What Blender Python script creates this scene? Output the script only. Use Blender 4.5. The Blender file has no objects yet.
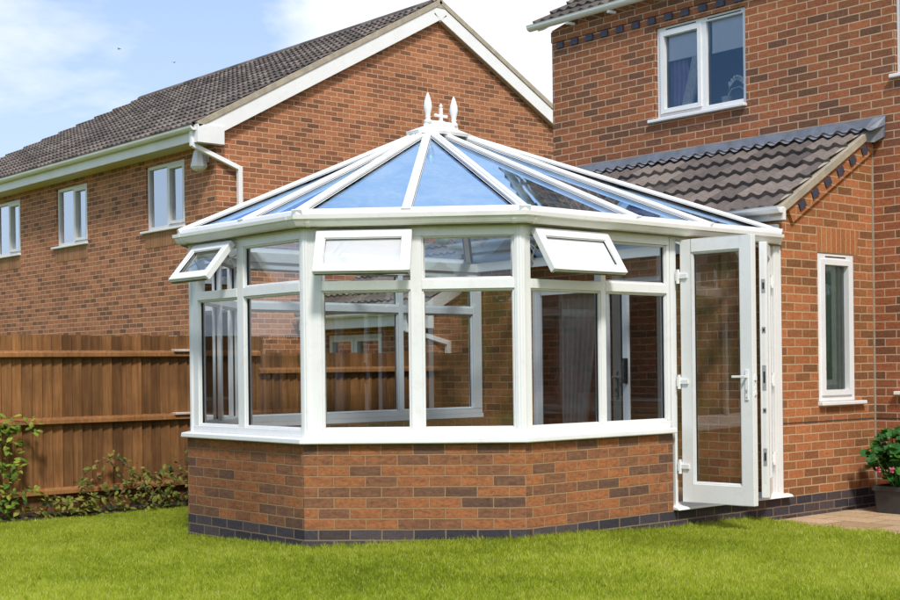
import bpy, bmesh, math, random
import numpy as np
from mathutils import Vector, Matrix

random.seed(7)
rng = np.random.default_rng(7)
scene = bpy.context.scene
COL = scene.collection
R2 = math.sqrt(0.5)

# ------------------------------------------------------------------ materials
def new_mat(name):
    m = bpy.data.materials.new(name)
    m.use_nodes = True
    nt = m.node_tree
    for n in list(nt.nodes):
        nt.nodes.remove(n)
    out = nt.nodes.new('ShaderNodeOutputMaterial')
    return m, nt, out

def N(nt, typ, **kw):
    n = nt.nodes.new(typ)
    for k, v in kw.items():
        if k in ('inp',):
            for a, b in v.items():
                n.inputs[a].default_value = b
        else:
            setattr(n, k, v)
    return n

def ramp(nt, stops, interp='LINEAR'):
    r = nt.nodes.new('ShaderNodeValToRGB')
    r.color_ramp.interpolation = interp
    el = r.color_ramp.elements
    while len(el) > 1:
        el.remove(el[-1])
    el[0].position = stops[0][0]; el[0].color = (*stops[0][1], 1)
    for p, c in stops[1:]:
        e = el.new(p); e.color = (*c, 1)
    return r

def mixc(nt, a, b, fac, mode='MIX'):
    n = nt.nodes.new('ShaderNodeMix'); n.data_type = 'RGBA'; n.blend_type = mode
    L = nt.links
    for sock, v in ((n.inputs[0], fac), (n.inputs[6], a), (n.inputs[7], b)):
        if isinstance(v, bpy.types.NodeSocket):
            L.new(v, sock)
        elif isinstance(v, (int, float)):
            sock.default_value = v
        else:
            sock.default_value = (*v, 1)
    return n.outputs[2]

def fmath(nt, op, a, b=None, clamp=False):
    n = nt.nodes.new('ShaderNodeMath'); n.operation = op; n.use_clamp = clamp
    for i, v in enumerate((a, b)):
        if v is None: continue
        if isinstance(v, bpy.types.NodeSocket): nt.links.new(v, n.inputs[i])
        else: n.inputs[i].default_value = v
    return n.outputs[0]

def s2l(r, g, b):
    f = lambda c: (c/255/12.92 if c/255 <= .04045 else ((c/255+.055)/1.055)**2.4)
    return (f(r), f(g), f(b))

def noise(nt, vec, scale, detail=3, rough=.55, dist=0):
    n = N(nt, 'ShaderNodeTexNoise', inp={'Scale': scale, 'Detail': detail, 'Roughness': rough, 'Distortion': dist})
    if vec is not None: nt.links.new(vec, n.inputs['Vector'])
    return n.outputs['Fac']

def brick_mat(name, stops, mortar, width=.225, row=.075, ms=.0055, dirt=.35, moss=0, stain=None, bump=.5, off=.5, mottle=0.):
    m, nt, out = new_mat(name); L = nt.links
    uv = N(nt, 'ShaderNodeTexCoord'); geo = N(nt, 'ShaderNodeNewGeometry')
    # slight wobble of joints
    wob = N(nt, 'ShaderNodeTexNoise', inp={'Scale': 9., 'Detail': 2.})
    L.new(uv.outputs['UV'], wob.inputs['Vector'])
    sub = N(nt, 'ShaderNodeVectorMath', operation='SUBTRACT'); L.new(wob.outputs['Color'], sub.inputs[0]); sub.inputs[1].default_value = (.5, .5, .5)
    sc = N(nt, 'ShaderNodeVectorMath', operation='SCALE'); L.new(sub.outputs[0], sc.inputs[0]); sc.inputs['Scale'].default_value = .008
    ad = N(nt, 'ShaderNodeVectorMath', operation='ADD'); L.new(uv.outputs['UV'], ad.inputs[0]); L.new(sc.outputs[0], ad.inputs[1])
    br = N(nt, 'ShaderNodeTexBrick', offset=off, offset_frequency=2, squash=1,
           inp={'Scale': 1., 'Mortar Size': ms, 'Mortar Smooth': .25, 'Bias': 0., 'Brick Width': width, 'Row Height': row,
                'Color1': (0, 0, 0, 1), 'Color2': (1, 1, 1, 1), 'Mortar': (.5, .5, .5, 1)})
    L.new(ad.outputs[0], br.inputs['Vector'])
    rp = ramp(nt, stops); L.new(br.outputs['Color'], rp.inputs[0])
    pos = geo.outputs['Position']
    n1 = noise(nt, uv.outputs['UV'], 38, 5, .65)
    n2 = noise(nt, pos, .9, 4, .6)
    n3 = noise(nt, uv.outputs['UV'], 160, 3, .7)
    v1 = ramp(nt, [(.3, (.66, .62, .6)), (.5, (1, 1, 1)), (.72, (1.22, 1.2, 1.16))]); L.new(n1, v1.inputs[0])
    c = mixc(nt, rp.outputs[0], v1.outputs[0], .9, 'MULTIPLY')
    v3 = ramp(nt, [(.35, (.8, .78, .76)), (.6, (1.1, 1.1, 1.1))]); L.new(n3, v3.inputs[0])
    c = mixc(nt, c, v3.outputs[0], .8, 'MULTIPLY')
    if mottle:
        mp = N(nt, 'ShaderNodeMapping'); mp.inputs['Scale'].default_value = (9, 30, 1); L.new(uv.outputs['UV'], mp.inputs[0])
        nm = noise(nt, mp.outputs[0], 1.0, 5, .7, 1.2)
        fm2 = ramp(nt, [(.44, (0, 0, 0)), (.62, (1, 1, 1))]); L.new(nm, fm2.inputs[0])
        c = mixc(nt, c, (.055, .036, .034), fmath(nt, 'MULTIPLY', fm2.outputs[0], mottle*.62))
        fm3 = ramp(nt, [(.30, (1, 1, 1)), (.42, (0, 0, 0))]); L.new(nm, fm3.inputs[0])
        c = mixc(nt, c, (.42, .19, .075), fmath(nt, 'MULTIPLY', fm3.outputs[0], mottle*.45))
    mv = mixc(nt, mortar, tuple(x*.62 for x in mortar), n1)
    c = mixc(nt, c, mv, br.outputs['Fac'])
    v2 = ramp(nt, [(.3, (1-dirt*.5,)*3), (.55, (1, 1, 1)), (.75, (1.06, 1.05, 1.02))]); L.new(n2, v2.inputs[0])
    c = mixc(nt, c, v2.outputs[0], 1., 'MULTIPLY')
    # darker and damp toward the ground
    if moss:
        n4 = noise(nt, pos, 2.3, 5, .7)
        fm = ramp(nt, [(.45, (0, 0, 0)), (.62, (1, 1, 1))]); L.new(n4, fm.inputs[0])
        c = mixc(nt, c, (.16, .13, .02), fmath(nt, 'MULTIPLY', fm.outputs[0], moss))
    b = N(nt, 'ShaderNodeBsdfPrincipled', inp={'Roughness': .85})
    b.inputs['Specular IOR Level'].default_value = .25
    L.new(c, b.inputs['Base Color'])
    h = fmath(nt, 'SUBTRACT', fmath(nt, 'MULTIPLY', n1, .35), br.outputs['Fac'])
    bp = N(nt, 'ShaderNodeBump', inp={'Strength': bump, 'Distance': .012}); L.new(h, bp.inputs['Height']); L.new(bp.outputs[0], b.inputs['Normal'])
    L.new(b.outputs[0], out.inputs[0])
    return m

M = {}
M['brick_house'] = brick_mat('house brick', [(0, s2l(116, 82, 62)), (.2, s2l(138, 90, 62)), (.38, s2l(158, 100, 66)), (.6, s2l(176, 109, 72)), (.8, s2l(166, 100, 65)), (1, s2l(126, 88, 70))], s2l(216, 184, 150), dirt=.35, ms=.006, mottle=.35)
M['brick_side'] = brick_mat('house side brick', [(0, s2l(132, 90, 58)), (.3, s2l(156, 104, 63)), (.55, s2l(178, 111, 69)), (.8, s2l(188, 120, 76)), (1, s2l(140, 92, 62))], s2l(210, 176, 140), dirt=.35, ms=.006, mottle=.3)
M['brick_near'] = brick_mat('neighbour brick', [(0, s2l(122, 84, 62)), (.3, s2l(158, 102, 70)), (.6, s2l(184, 122, 84)), (.85, s2l(174, 112, 78)), (1, s2l(142, 94, 70))], s2l(220, 184, 150), dirt=.35, ms=.006, mottle=.3)
M['brick_base'] = brick_mat('dwarf wall brick', [(0, s2l(108, 82, 68)), (.2, s2l(128, 92, 70)), (.42, s2l(152, 102, 70)), (.62, s2l(174, 112, 70)), (.82, s2l(160, 104, 68)), (1, s2l(118, 88, 74))], s2l(182, 146, 108), dirt=.45, ms=.0052, bump=.9, mottle=.65)
M['brick_inner'] = brick_mat('inner brick', [(0, s2l(140, 98, 66)), (.4, s2l(176, 118, 72)), (.7, s2l(196, 132, 80)), (1, s2l(152, 102, 68))], s2l(214, 182, 138), dirt=.5, moss=.6)
M['brick_blue'] = brick_mat('blue brick', [(0, s2l(60, 57, 64)), (.5, s2l(74, 69, 76)), (.8, s2l(88, 78, 80)), (1, s2l(72, 62, 60))], s2l(150, 128, 106), dirt=.4)
M['soldier'] = brick_mat('soldier brick', [(0, s2l(162, 104, 64)), (.5, s2l(186, 122, 76)), (1, s2l(172, 108, 66))], s2l(214, 176, 138), width=.225, row=.075, off=0)
M['soldier_tan'] = brick_mat('tan soldier brick', [(0, s2l(142, 98, 66)), (.5, s2l(168, 120, 80)), (1, s2l(150, 104, 70))], s2l(190, 156, 120), width=.225, row=.075, off=0)

def plain(name, col, rough=.4, var=.12, scale=6, bump=0, spec=.5, dirt=None, coord='Object'):
    m, nt, out = new_mat(name); L = nt.links
    geo = N(nt, 'ShaderNodeNewGeometry')
    n1 = noise(nt, geo.outputs['Position'], scale, 5, .6)
    r = ramp(nt, [(.3, tuple(c*(1-var) for c in col)), (.7, tuple(min(1, c*(1+var*.6)) for c in col))]); L.new(n1, r.inputs[0])
    c = r.outputs[0]
    if dirt:
        n2 = noise(nt, geo.outputs['Position'], scale*4, 6, .75)
        f = ramp(nt, [(.52, (0, 0, 0)), (.75, (1, 1, 1))]); L.new(n2, f.inputs[0])
        c = mixc(nt, c, dirt, fmath(nt, 'MULTIPLY', f.outputs[0], .35))
    b = N(nt, 'ShaderNodeBsdfPrincipled', inp={'Roughness': rough})
    b.inputs['Specular IOR Level'].default_value = spec
    L.new(c, b.inputs['Base Color'])
    if bump:
        n3 = noise(nt, geo.outputs['Position'], scale*12, 4, .6)
        bp = N(nt, 'ShaderNodeBump', inp={'Strength': bump, 'Distance': .01}); L.new(n3, bp.inputs['Height']); L.new(bp.outputs[0], b.inputs['Normal'])
    L.new(b.outputs[0], out.inputs[0])
    return m

M['upvc'] = plain('white upvc', (.84, .84, .83), .32, .05, 3, dirt=(.55, .53, .45))
M['upvc_old'] = plain('weathered upvc', (.79, .78, .76), .45, .10, 2, dirt=(.42, .40, .33))
M['gutter'] = plain('cream gutter', (.80, .79, .74), .35, .08, 4, dirt=(.45, .43, .30))
M['olive'] = plain('olive seal', (.20, .18, .075), .8, .4, 14)  # dark olive tone, varied at random
M['soffit'] = plain('beige soffit', (.56, .49, .36), .6, .1, 2)
M['gasket'] = plain('black gasket', (.015, .015, .017), .5, .1)
M['metal'] = plain('steel hardware', (.32, .32, .33), .35, .15, 30)
M['black'] = plain('black plastic', (.02, .02, .022), .4, .1)
M['lead'] = plain('lead flashing', (.20, .21, .24), .5, .3, 7, bump=.3)
M['mortar'] = plain('verge mortar', (.42, .36, .27), .9, .25, 9, bump=.5, dirt=(.25, .22, .12))
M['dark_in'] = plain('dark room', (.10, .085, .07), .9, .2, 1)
M['sky_blue_in'] = plain('sky reflection blue', (.16, .30, .50), .8, .1, 1)  # blue sky reflection of the upper window put into the room colour
M['warm_in'] = plain('warm room', (.30, .21, .14), .8, .3, 1.2)
M['white_in'] = plain('pale room paint', (.5, .5, .47), .8, .06, 1)
M['curtain'] = plain('net curtain', (.82, .82, .78), .9, .12, 12)
M['curtain_net_green'] = plain('pale green net', (.30, .46, .38), .9, .15, 12)
M['curtain_green'] = plain('green curtain', (.22, .36, .28), .9, .25, 9)
M['curtain_lilac'] = plain('lilac curtain', (.36, .28, .46), .9, .15, 12)
M['blind'] = plain('roller blind', (.84, .86, .88), .9, .05, 3)
M['floor'] = plain('laminate floor', (.30, .20, .12), .35, .2, 3)
M['shade_wood'] = plain('gap shade backing', (.02, .013, .008), .9, .2, 14)  # shade between the fence boards, painted as near-black timber
M['sunlit_wood'] = plain('sunlit pale timber', (.62, .50, .42), .8, .2, 14)  # sunlight on the rail ends painted as a pale timber tone
M['soil'] = plain('soil', (.055, .035, .022), .95, .5, 9, bump=1.)
M['pot'] = plain('grey plastic pot', (.045, .043, .042), .5, .25, 12)
M['lamp'] = plain('frosted glass globe', (.55, .66, .62), .25, .05)
M['bird'] = plain('bird plumage', (.05, .05, .06), .8, .2)
M['stem'] = plain('woody stem', (.13, .085, .045), .9, .3, 20)
M['header'] = plain('blue header brick', s2l(66, 66, 82), .6, .3, 14, bump=.3)
M['dpc'] = plain('bitumen joint', (.07, .05, .04), .9, .3, 20)
M['pink'] = plain('pink petals', (.75, .20, .25), .7, .25, 40)

def tile_mat(name, stops, gauge=.32, tw=.3):
    m, nt, out = new_mat(name); L = nt.links
    uv = N(nt, 'ShaderNodeTexCoord'); geo = N(nt, 'ShaderNodeNewGeometry')
    br = N(nt, 'ShaderNodeTexBrick', offset=.5, inp={'Scale': 1., 'Mortar Size': .0, 'Brick Width': tw, 'Row Height': gauge,
           'Color1': (0, 0, 0, 1), 'Color2': (1, 1, 1, 1)})
    L.new(uv.outputs['UV'], br.inputs['Vector'])
    rp = ramp(nt, stops); L.new(br.outputs['Color'], rp.inputs[0])
    n1 = noise(nt, geo.outputs['Position'], 22, 6, .7)
    v1 = ramp(nt, [(.3, (.6, .6, .6)), (.55, (1, 1, 1)), (.75, (1.3, 1.28, 1.2))]); L.new(n1, v1.inputs[0])
    c = mixc(nt, rp.outputs[0], v1.outputs[0], .8, 'MULTIPLY')
    n2 = noise(nt, geo.outputs['Position'], 70, 4, .7)
    f = ramp(nt, [(.6, (0, 0, 0)), (.72, (1, 1, 1))]); L.new(n2, f.inputs[0])
    c = mixc(nt, c, (.26, .24, .17), fmath(nt, 'MULTIPLY', f.outputs[0], .4))
    b = N(nt, 'ShaderNodeBsdfPrincipled', inp={'Roughness': .8}); b.inputs['Specular IOR Level'].default_value = .3
    L.new(c, b.inputs['Base Color'])
    bp = N(nt, 'ShaderNodeBump', inp={'Strength': .4, 'Distance': .01}); L.new(n2, bp.inputs['Height']); L.new(bp.outputs[0], b.inputs['Normal'])
    L.new(b.outputs[0], out.inputs[0])
    return m
M['tile_brown'] = tile_mat('brown concrete tile', [(0, s2l(76, 69, 65)), (.5, s2l(102, 92, 86)), (1, s2l(126, 114, 106))])
M['tile_grey'] = tile_mat('grey brown tile', [(0, s2l(84, 77, 74)), (.5, s2l(108, 98, 93)), (1, s2l(130, 118, 110))])

def glass_mat(name, tint, refl, gain=1.8, base=.02, rough=.01, wave=0., dust=0.):
    m, nt, out = new_mat(name); L = nt.links
    tr = N(nt, 'ShaderNodeBsdfTransparent', inp={'Color': (*tint, 1)})
    gl = N(nt, 'ShaderNodeBsdfGlossy', inp={'Color': (*refl, 1), 'Roughness': rough})
    fr = N(nt, 'ShaderNodeFresnel', inp={'IOR': 1.5})
    if wave:
        geo = N(nt, 'ShaderNodeNewGeometry')
        n = noise(nt, geo.outputs['Position'], 1.4, 2, .4)
        bp = N(nt, 'ShaderNodeBump', inp={'Strength': wave, 'Distance': .02}); L.new(n, bp.inputs['Height'])
        L.new(bp.outputs[0], gl.inputs['Normal'])
    f = fmath(nt, 'MULTIPLY', fr.outputs[0], gain)
    f = fmath(nt, 'ADD', f, base, True)
    mx = N(nt, 'ShaderNodeMixShader'); L.new(f, mx.inputs[0]); L.new(tr.outputs[0], mx.inputs[1]); L.new(gl.outputs[0], mx.inputs[2])
    res = mx.outputs[0]
    if dust:
        g2 = N(nt, 'ShaderNodeNewGeometry')
        a = noise(nt, g2.outputs['Position'], 3.2, 6, .7, .8); b = noise(nt, g2.outputs['Position'], 26, 4, .7)
        rr = ramp(nt, [(.42, (0, 0, 0)), (.75, (1, 1, 1))]); L.new(fmath(nt, 'ADD', fmath(nt, 'MULTIPLY', a, .7), fmath(nt, 'MULTIPLY', b, .3)), rr.inputs[0])
        df = N(nt, 'ShaderNodeBsdfDiffuse', inp={'Color': (.75, .77, .78, 1)})
        m2 = N(nt, 'ShaderNodeMixShader'); L.new(fmath(nt, 'MULTIPLY', rr.outputs[0], dust), m2.inputs[0]); L.new(res, m2.inputs[1]); L.new(df.outputs[0], m2.inputs[2]); res = m2.outputs[0]
    L.new(res, out.inputs[0])
    return m
M['glass'] = glass_mat('window glass', (.95, .98, .965), (1, 1, 1), 1.5, .015, .005, .04)
M['glass_roof'] = glass_mat('blue solar glass', (.68, .79, .88), (.30, .50, .80), 1.4, .12, .02, .05, dust=.18)
M['glass_blue'] = glass_mat('blue reflecting window glass', (.97, .98, 1.), (.45, .70, 1.), 1.3, .06, .005, .05)
M['glass_house'] = glass_mat('house window glass', (.75, .82, .85), (.95, .98, 1), 3.0, .30, .005, .10)

def whitened_mat(name, amount):  # mixes a share of opaque white into clear glass
    m, nt, out = new_mat(name); L = nt.links
    tr = N(nt, 'ShaderNodeBsdfTransparent', inp={'Color': (.9, .95, .95, 1)})
    b = N(nt, 'ShaderNodeBsdfPrincipled', inp={'Base Color': (.86, .87, .88, 1), 'Roughness': .25})
    mx = N(nt, 'ShaderNodeMixShader', inp={0: amount}); L.new(tr.outputs[0], mx.inputs[1]); L.new(b.outputs[0], mx.inputs[2]); L.new(mx.outputs[0], out.inputs[0])
    return m
M['pane_white'] = whitened_mat('near white glass', .93)
M['pane_half_white'] = whitened_mat('half white glass', .62)

def leaf_mat(name, cols, trans=.35):
    m, nt, out = new_mat(name); L = nt.links
    at = N(nt, 'ShaderNodeAttribute', attribute_name='rnd')
    rp = ramp(nt, cols); L.new(at.outputs['Fac'], rp.inputs[0])
    d = N(nt, 'ShaderNodeBsdfPrincipled', inp={'Roughness': .55}); d.inputs['Specular IOR Level'].default_value = .3
    L.new(rp.outputs[0], d.inputs['Base Color'])
    t = N(nt, 'ShaderNodeBsdfTranslucent'); L.new(mixc(nt, rp.outputs[0], (1.3, 1.3, .5), 1, 'MULTIPLY'), t.inputs['Color'])
    mx = N(nt, 'ShaderNodeMixShader', inp={0: trans}); L.new(d.outputs[0], mx.inputs[1]); L.new(t.outputs[0], mx.inputs[2])
    L.new(mx.outputs[0], out.inputs[0])
    return m
M['grass'] = leaf_mat('lawn grass', [(0, (.165, .225, .015)), (.35, (.335, .415, .03)), (.7, (.52, .575, .07)), (.93, (.62, .66, .15)), (1, (.68, .58, .28))], .5)
M['leaf_green'] = leaf_mat('creeper leaf', [(0, (.05, .10, .012)), (.4, (.12, .20, .02)), (.75, (.28, .36, .04)), (1, (.42, .40, .07))])
M['leaf_mixed'] = leaf_mat('autumn creeper leaf', [(0, (.03, .045, .01)), (.35, (.10, .13, .018)), (.65, (.26, .27, .04)), (.85, (.30, .24, .06)), (1, (.26, .12, .05))])
M['leaf_added_hedge'] = leaf_mat('added hedge leaf', [(0, (.015, .03, .008)), (.5, (.03, .06, .012)), (1, (.06, .10, .02))], .2)
M['leaf_pot'] = leaf_mat('geranium leaf', [(0, (.012, .06, .01)), (.5, (.035, .14, .02)), (1, (.10, .26, .04))], .25)

def fence_mat():
    m, nt, out = new_mat('stained timber'); L = nt.links
    geo = N(nt, 'ShaderNodeNewGeometry'); at = N(nt, 'ShaderNodeAttribute', attribute_name='rnd')
    mp = N(nt, 'ShaderNodeMapping'); mp.inputs['Scale'].default_value = (18, 18, 1.1); L.new(geo.outputs['Position'], mp.inputs[0])
    ad = N(nt, 'ShaderNodeVectorMath', operation='ADD'); L.new(mp.outputs[0], ad.inputs[0])
    cb = N(nt, 'ShaderNodeCombineXYZ'); L.new(fmath(nt, 'MULTIPLY', at.outputs['Fac'], 40.), cb.inputs[2]); L.new(cb.outputs[0], ad.inputs[1])
    n1 = noise(nt, ad.outputs[0], 2.2, 6, .65, .6)
    rp = ramp(nt, [(.25, s2l(104, 70, 40)), (.5, s2l(134, 92, 54)), (.75, s2l(158, 114, 70))]); L.new(n1, rp.inputs[0])
    v = ramp(nt, [(0, (.5, .48, .46)), (.5, (.88, .88, .88)), (.9, (1.1, 1.08, 1.05)), (1, (1.25, 1.22, 1.2))]); L.new(at.outputs['Fac'], v.inputs[0])
    c = mixc(nt, rp.outputs[0], v.outputs[0], 1, 'MULTIPLY')
    n2 = noise(nt, geo.outputs['Position'], 2.2, 4, .6)
    v2 = ramp(nt, [(.35, (.72, .7, .68)), (.6, (1.05, 1.05, 1.05))]); L.new(n2, v2.inputs[0])
    c = mixc(nt, c, v2.outputs[0], 1, 'MULTIPLY')
    b = N(nt, 'ShaderNodeBsdfPrincipled', inp={'Roughness': .75}); b.inputs['Specular IOR Level'].default_value = .25
    L.new(c, b.inputs['Base Color'])
    bp = N(nt, 'ShaderNodeBump', inp={'Strength': .4, 'Distance': .006}); L.new(n1, bp.inputs['Height']); L.new(bp.outputs[0], b.inputs['Normal'])
    L.new(b.outputs[0], out.inputs[0])
    return m
M['timber'] = fence_mat()

def ground_mat():
    m, nt, out = new_mat('lawn soil'); L = nt.links
    geo = N(nt, 'ShaderNodeNewGeometry')
    n1 = noise(nt, geo.outputs['Position'], 30, 6, .7)
    rp = ramp(nt, [(.3, (.07, .09, .012)), (.55, (.16, .20, .018)), (.8, (.26, .30, .035))]); L.new(n1, rp.inputs[0])
    b = N(nt, 'ShaderNodeBsdfPrincipled', inp={'Roughness': .95}); L.new(rp.outputs[0], b.inputs['Base Color'])
    L.new(b.outputs[0], out.inputs[0])
    return m
M['ground'] = ground_mat()
M['paving'] = brick_mat('sandstone paving', [(0, s2l(168, 140, 108)), (.5, s2l(186, 160, 126)), (1, s2l(200, 172, 140))], s2l(120, 98, 72), width=.45, row=.3, ms=.006, dirt=.3, bump=.6)

# ------------------------------------------------------------------ mesh builder
class MB:
    def __init__(s):
        s.v = []; s.f = []; s.m = []; s.r = []
    def poly(s, pts, m=0, r=0.5):
        i = len(s.v); s.v += [tuple(p) for p in pts]; s.f.append(tuple(range(i, i+len(pts)))); s.m.append(m); s.r.append(r)
    def hexa(s, c, m=0, r=0.5):
        # c: 8 corners, bottom 4 then top 4, both counter-clockwise from above
        i = len(s.v); s.v += [tuple(p) for p in c]
        for q in ((3, 2, 1, 0), (4, 5, 6, 7), (0, 1, 5, 4), (1, 2, 6, 5), (2, 3, 7, 6), (3, 0, 4, 7)):
            s.f.append(tuple(i+k for k in q)); s.m.append(m); s.r.append(r)
    def box(s, x0, x1, y0, y1, z0, z1, m=0, r=0.5):
        s.hexa([(x0, y0, z0), (x1, y0, z0), (x1, y1, z0), (x0, y1, z0), (x0, y0, z1), (x1, y0, z1), (x1, y1, z1), (x0, y1, z1)], m, r)
    def bar(s, a, b, w, h, up=(0, 0, 1), m=0, lift=0., r=0.5):
        # box from a to b, width w, height h along 'up' (orthogonalised), bottom of bar at the line + lift
        a = Vector(a); b = Vector(b); d = (b-a).normalized(); up = Vector(up); up = (up-d*up.dot(d)).normalized(); sd = d.cross(up)
        c = []
        for k in (lift, lift+h):
            for p, q in ((a, -1), (b, -1), (b, 1), (a, 1)):
                c.append(p+sd*q*w/2*(-1)+up*k)
        s.hexa(c, m, r)
    def lathe(s, prof, o=(0, 0, 0), n=16, m=0, caps=True):
        i = len(s.v); k = len(prof)
        for r, z in prof:
            for j in range(n):
                a = 2*math.pi*j/n
                s.v.append((o[0]+r*math.cos(a), o[1]+r*math.sin(a), o[2]+z))
        for q in range(k-1):
            for j in range(n):
                s.f.append((i+q*n+j, i+q*n+(j+1) % n, i+(q+1)*n+(j+1) % n, i+(q+1)*n+j)); s.m.append(m); s.r.append(.5)
        if caps:
            s.f.append(tuple(i+j for j in reversed(range(n)))); s.m.append(m); s.r.append(.5)
            s.f.append(tuple(i+(k-1)*n+j for j in range(n))); s.m.append(m); s.r.append(.5)
    def tube(s, pts, rad, n=8, m=0):
        pts = [Vector(p) for p in pts]; i = len(s.v); rads = rad if isinstance(rad, (list, tuple)) else [rad]*len(pts)
        for k, p in enumerate(pts):
            d = (pts[min(k+1, len(pts)-1)]-pts[max(k-1, 0)]).normalized()
            a = d.cross(Vector((0, 0, 1)) if abs(d.z) < .9 else Vector((1, 0, 0))).normalized(); b = d.cross(a)
            for j in range(n):
                t = 2*math.pi*j/n
                s.v.append(tuple(p+(a*math.cos(t)+b*math.sin(t))*rads[k]))
        for k in range(len(pts)-1):
            for j in range(n):
                s.f.append((i+k*n+j, i+k*n+(j+1) % n, i+(k+1)*n+(j+1) % n, i+(k+1)*n+j)); s.m.append(m); s.r.append(.5)
        s.f.append(tuple(i+j for j in range(n))); s.m.append(m); s.r.append(.5)
        s.f.append(tuple(i+(len(pts)-1)*n+j for j in reversed(range(n)))); s.m.append(m); s.r.append(.5)
    def sweep(s, path, prof, m=0, closed_prof=True, mats=None):
        # path: plan points, walked so that outside is on the right-hand side; prof: (offset outward, z)
        P = [Vector((p[0], p[1])) for p in path]; k = len(P); i = len(s.v); n = len(prof)
        nor = []
        for a, b in zip(P[:-1], P[1:]):
            d = (b-a).normalized(); nor.append(Vector((d.y, -d.x)))
        for j in range(k):
            if j == 0: w = nor[0]; sc = 1
            elif j == k-1: w = nor[-1]; sc = 1
            else:
                w = (nor[j-1]+nor[j]).normalized(); sc = 1/w.dot(nor[j])
            for o, z in prof:
                q = P[j]+w*o*sc; s.v.append((q.x, q.y, z))
        rngp = range(n) if closed_prof else range(n-1)
        for j in range(k-1):
            for q in rngp:
                q2 = (q+1) % n
                s.f.append((i+j*n+q, i+(j+1)*n+q, i+(j+1)*n+q2, i+j*n+q2)); s.m.append(mats[q] if mats else m); s.r.append(.5)
        if closed_prof:
            s.f.append(tuple(i+q for q in range(n))); s.m.append(m); s.r.append(.5)
            s.f.append(tuple(i+(k-1)*n+q for q in reversed(range(n)))); s.m.append(m); s.r.append(.5)
    def build(s, name, mats, parent=None, bevel=0, smooth=False, uv='wall', fixn=True):
        me = bpy.data.meshes.new(name)
        me.from_pydata(s.v, [], s.f)
        if not isinstance(mats, (list, tuple)): mats = [mats]
        for mm in mats: me.materials.append(M[mm])
        me.polygons.foreach_set('material_index', s.m)
        at = me.attributes.new('rnd', 'FLOAT', 'FACE'); at.data.foreach_set('value', s.r)
        if bevel or fixn:
            bm = bmesh.new(); bm.from_mesh(me)
            if bevel:
                bmesh.ops.remove_doubles(bm, verts=bm.verts, dist=1e-6)
                bmesh.ops.bevel(bm, geom=list(bm.edges), offset=bevel, segments=1, affect='EDGES', clamp_overlap=True)
            bmesh.ops.recalc_face_normals(bm, faces=bm.faces) if fixn else None
            bm.to_mesh(me); bm.free()
        uvz = uv[1] if isinstance(uv, tuple) else None
        if uv:
            ul = me.uv_layers.new(name='UVMap')
            buf = np.zeros(len(me.loops)*2)
            for p in me.polygons:
                n = p.normal
                if abs(n.z) < .75:
                    t = Vector((-n.y, n.x, 0)).normalized()
                    # keep one direction for each pair of opposite faces
                    for li in p.loop_indices:
                        co = me.vertices[me.loops[li].vertex_index].co
                        u, v = co.x*t.x+co.y*t.y, co.z
                        if uvz is not None: u, v = v-uvz-.11, u
                        buf[li*2] = u+.11; buf[li*2+1] = v-(.01 if uv == 'wall' else 0)
                else:
                    for li in p.loop_indices:
                        co = me.vertices[me.loops[li].vertex_index].co
                        buf[li*2] = co.x; buf[li*2+1] = co.y
            ul.data.foreach_set('uv', buf)
        if smooth:
            me.polygons.foreach_set('use_smooth', [True]*len(me.polygons))
        me.update()
        o = bpy.data.objects.new(name, me); COL.objects.link(o)
        if parent is not None:
            o.parent = parent
            if parent.type == 'EMPTY':
                o.matrix_parent_inverse = Matrix.Translation(-Vector(parent.location))
        return o

def thing(name, label, cat, loc=(0, 0, 0), group=None):
    e = bpy.data.objects.new(name, None); COL.objects.link(e); e.location = loc; e.empty_display_size = .2
    tag(e, label, cat, group); return e
def tag(o, label=None, cat=None, group=None, kind=None):
    if label: o['label'] = label
    if cat: o['category'] = cat
    if group: o['group'] = group
    if kind: o['kind'] = kind
    return o

def crenel(mb, P, s0, s1, start, hw, pitch, h0, h1, x0, x1):
    """one course with projecting headers: P(s, h, x) maps along, up, outward"""
    pl = [(s0, x0)]; caps = []; a = start
    while a+hw < s1:
        caps.append(len(pl)); pl += [(a, x0), (a, x1), (a+hw, x1), (a+hw, x0)]; a += pitch
    pl.append((s1, x0)); i = len(mb.v)
    for s_, x in pl: mb.v += [tuple(P(s_, h0, x)), tuple(P(s_, h1, x))]
    hs = set()
    for c in caps: hs |= {c, c+1, c+2}
    for k in range(len(pl)-1):
        mb.f.append((i+2*k, i+2*k+2, i+2*k+3, i+2*k+1)); mb.m.append(1 if k in hs else 0); mb.r.append(.5)
    for c in caps:
        for q in (0, 1):
            mb.f.append(tuple(i+2*(c+k)+q for k in range(4))); mb.m.append(1); mb.r.append(.5)

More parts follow.
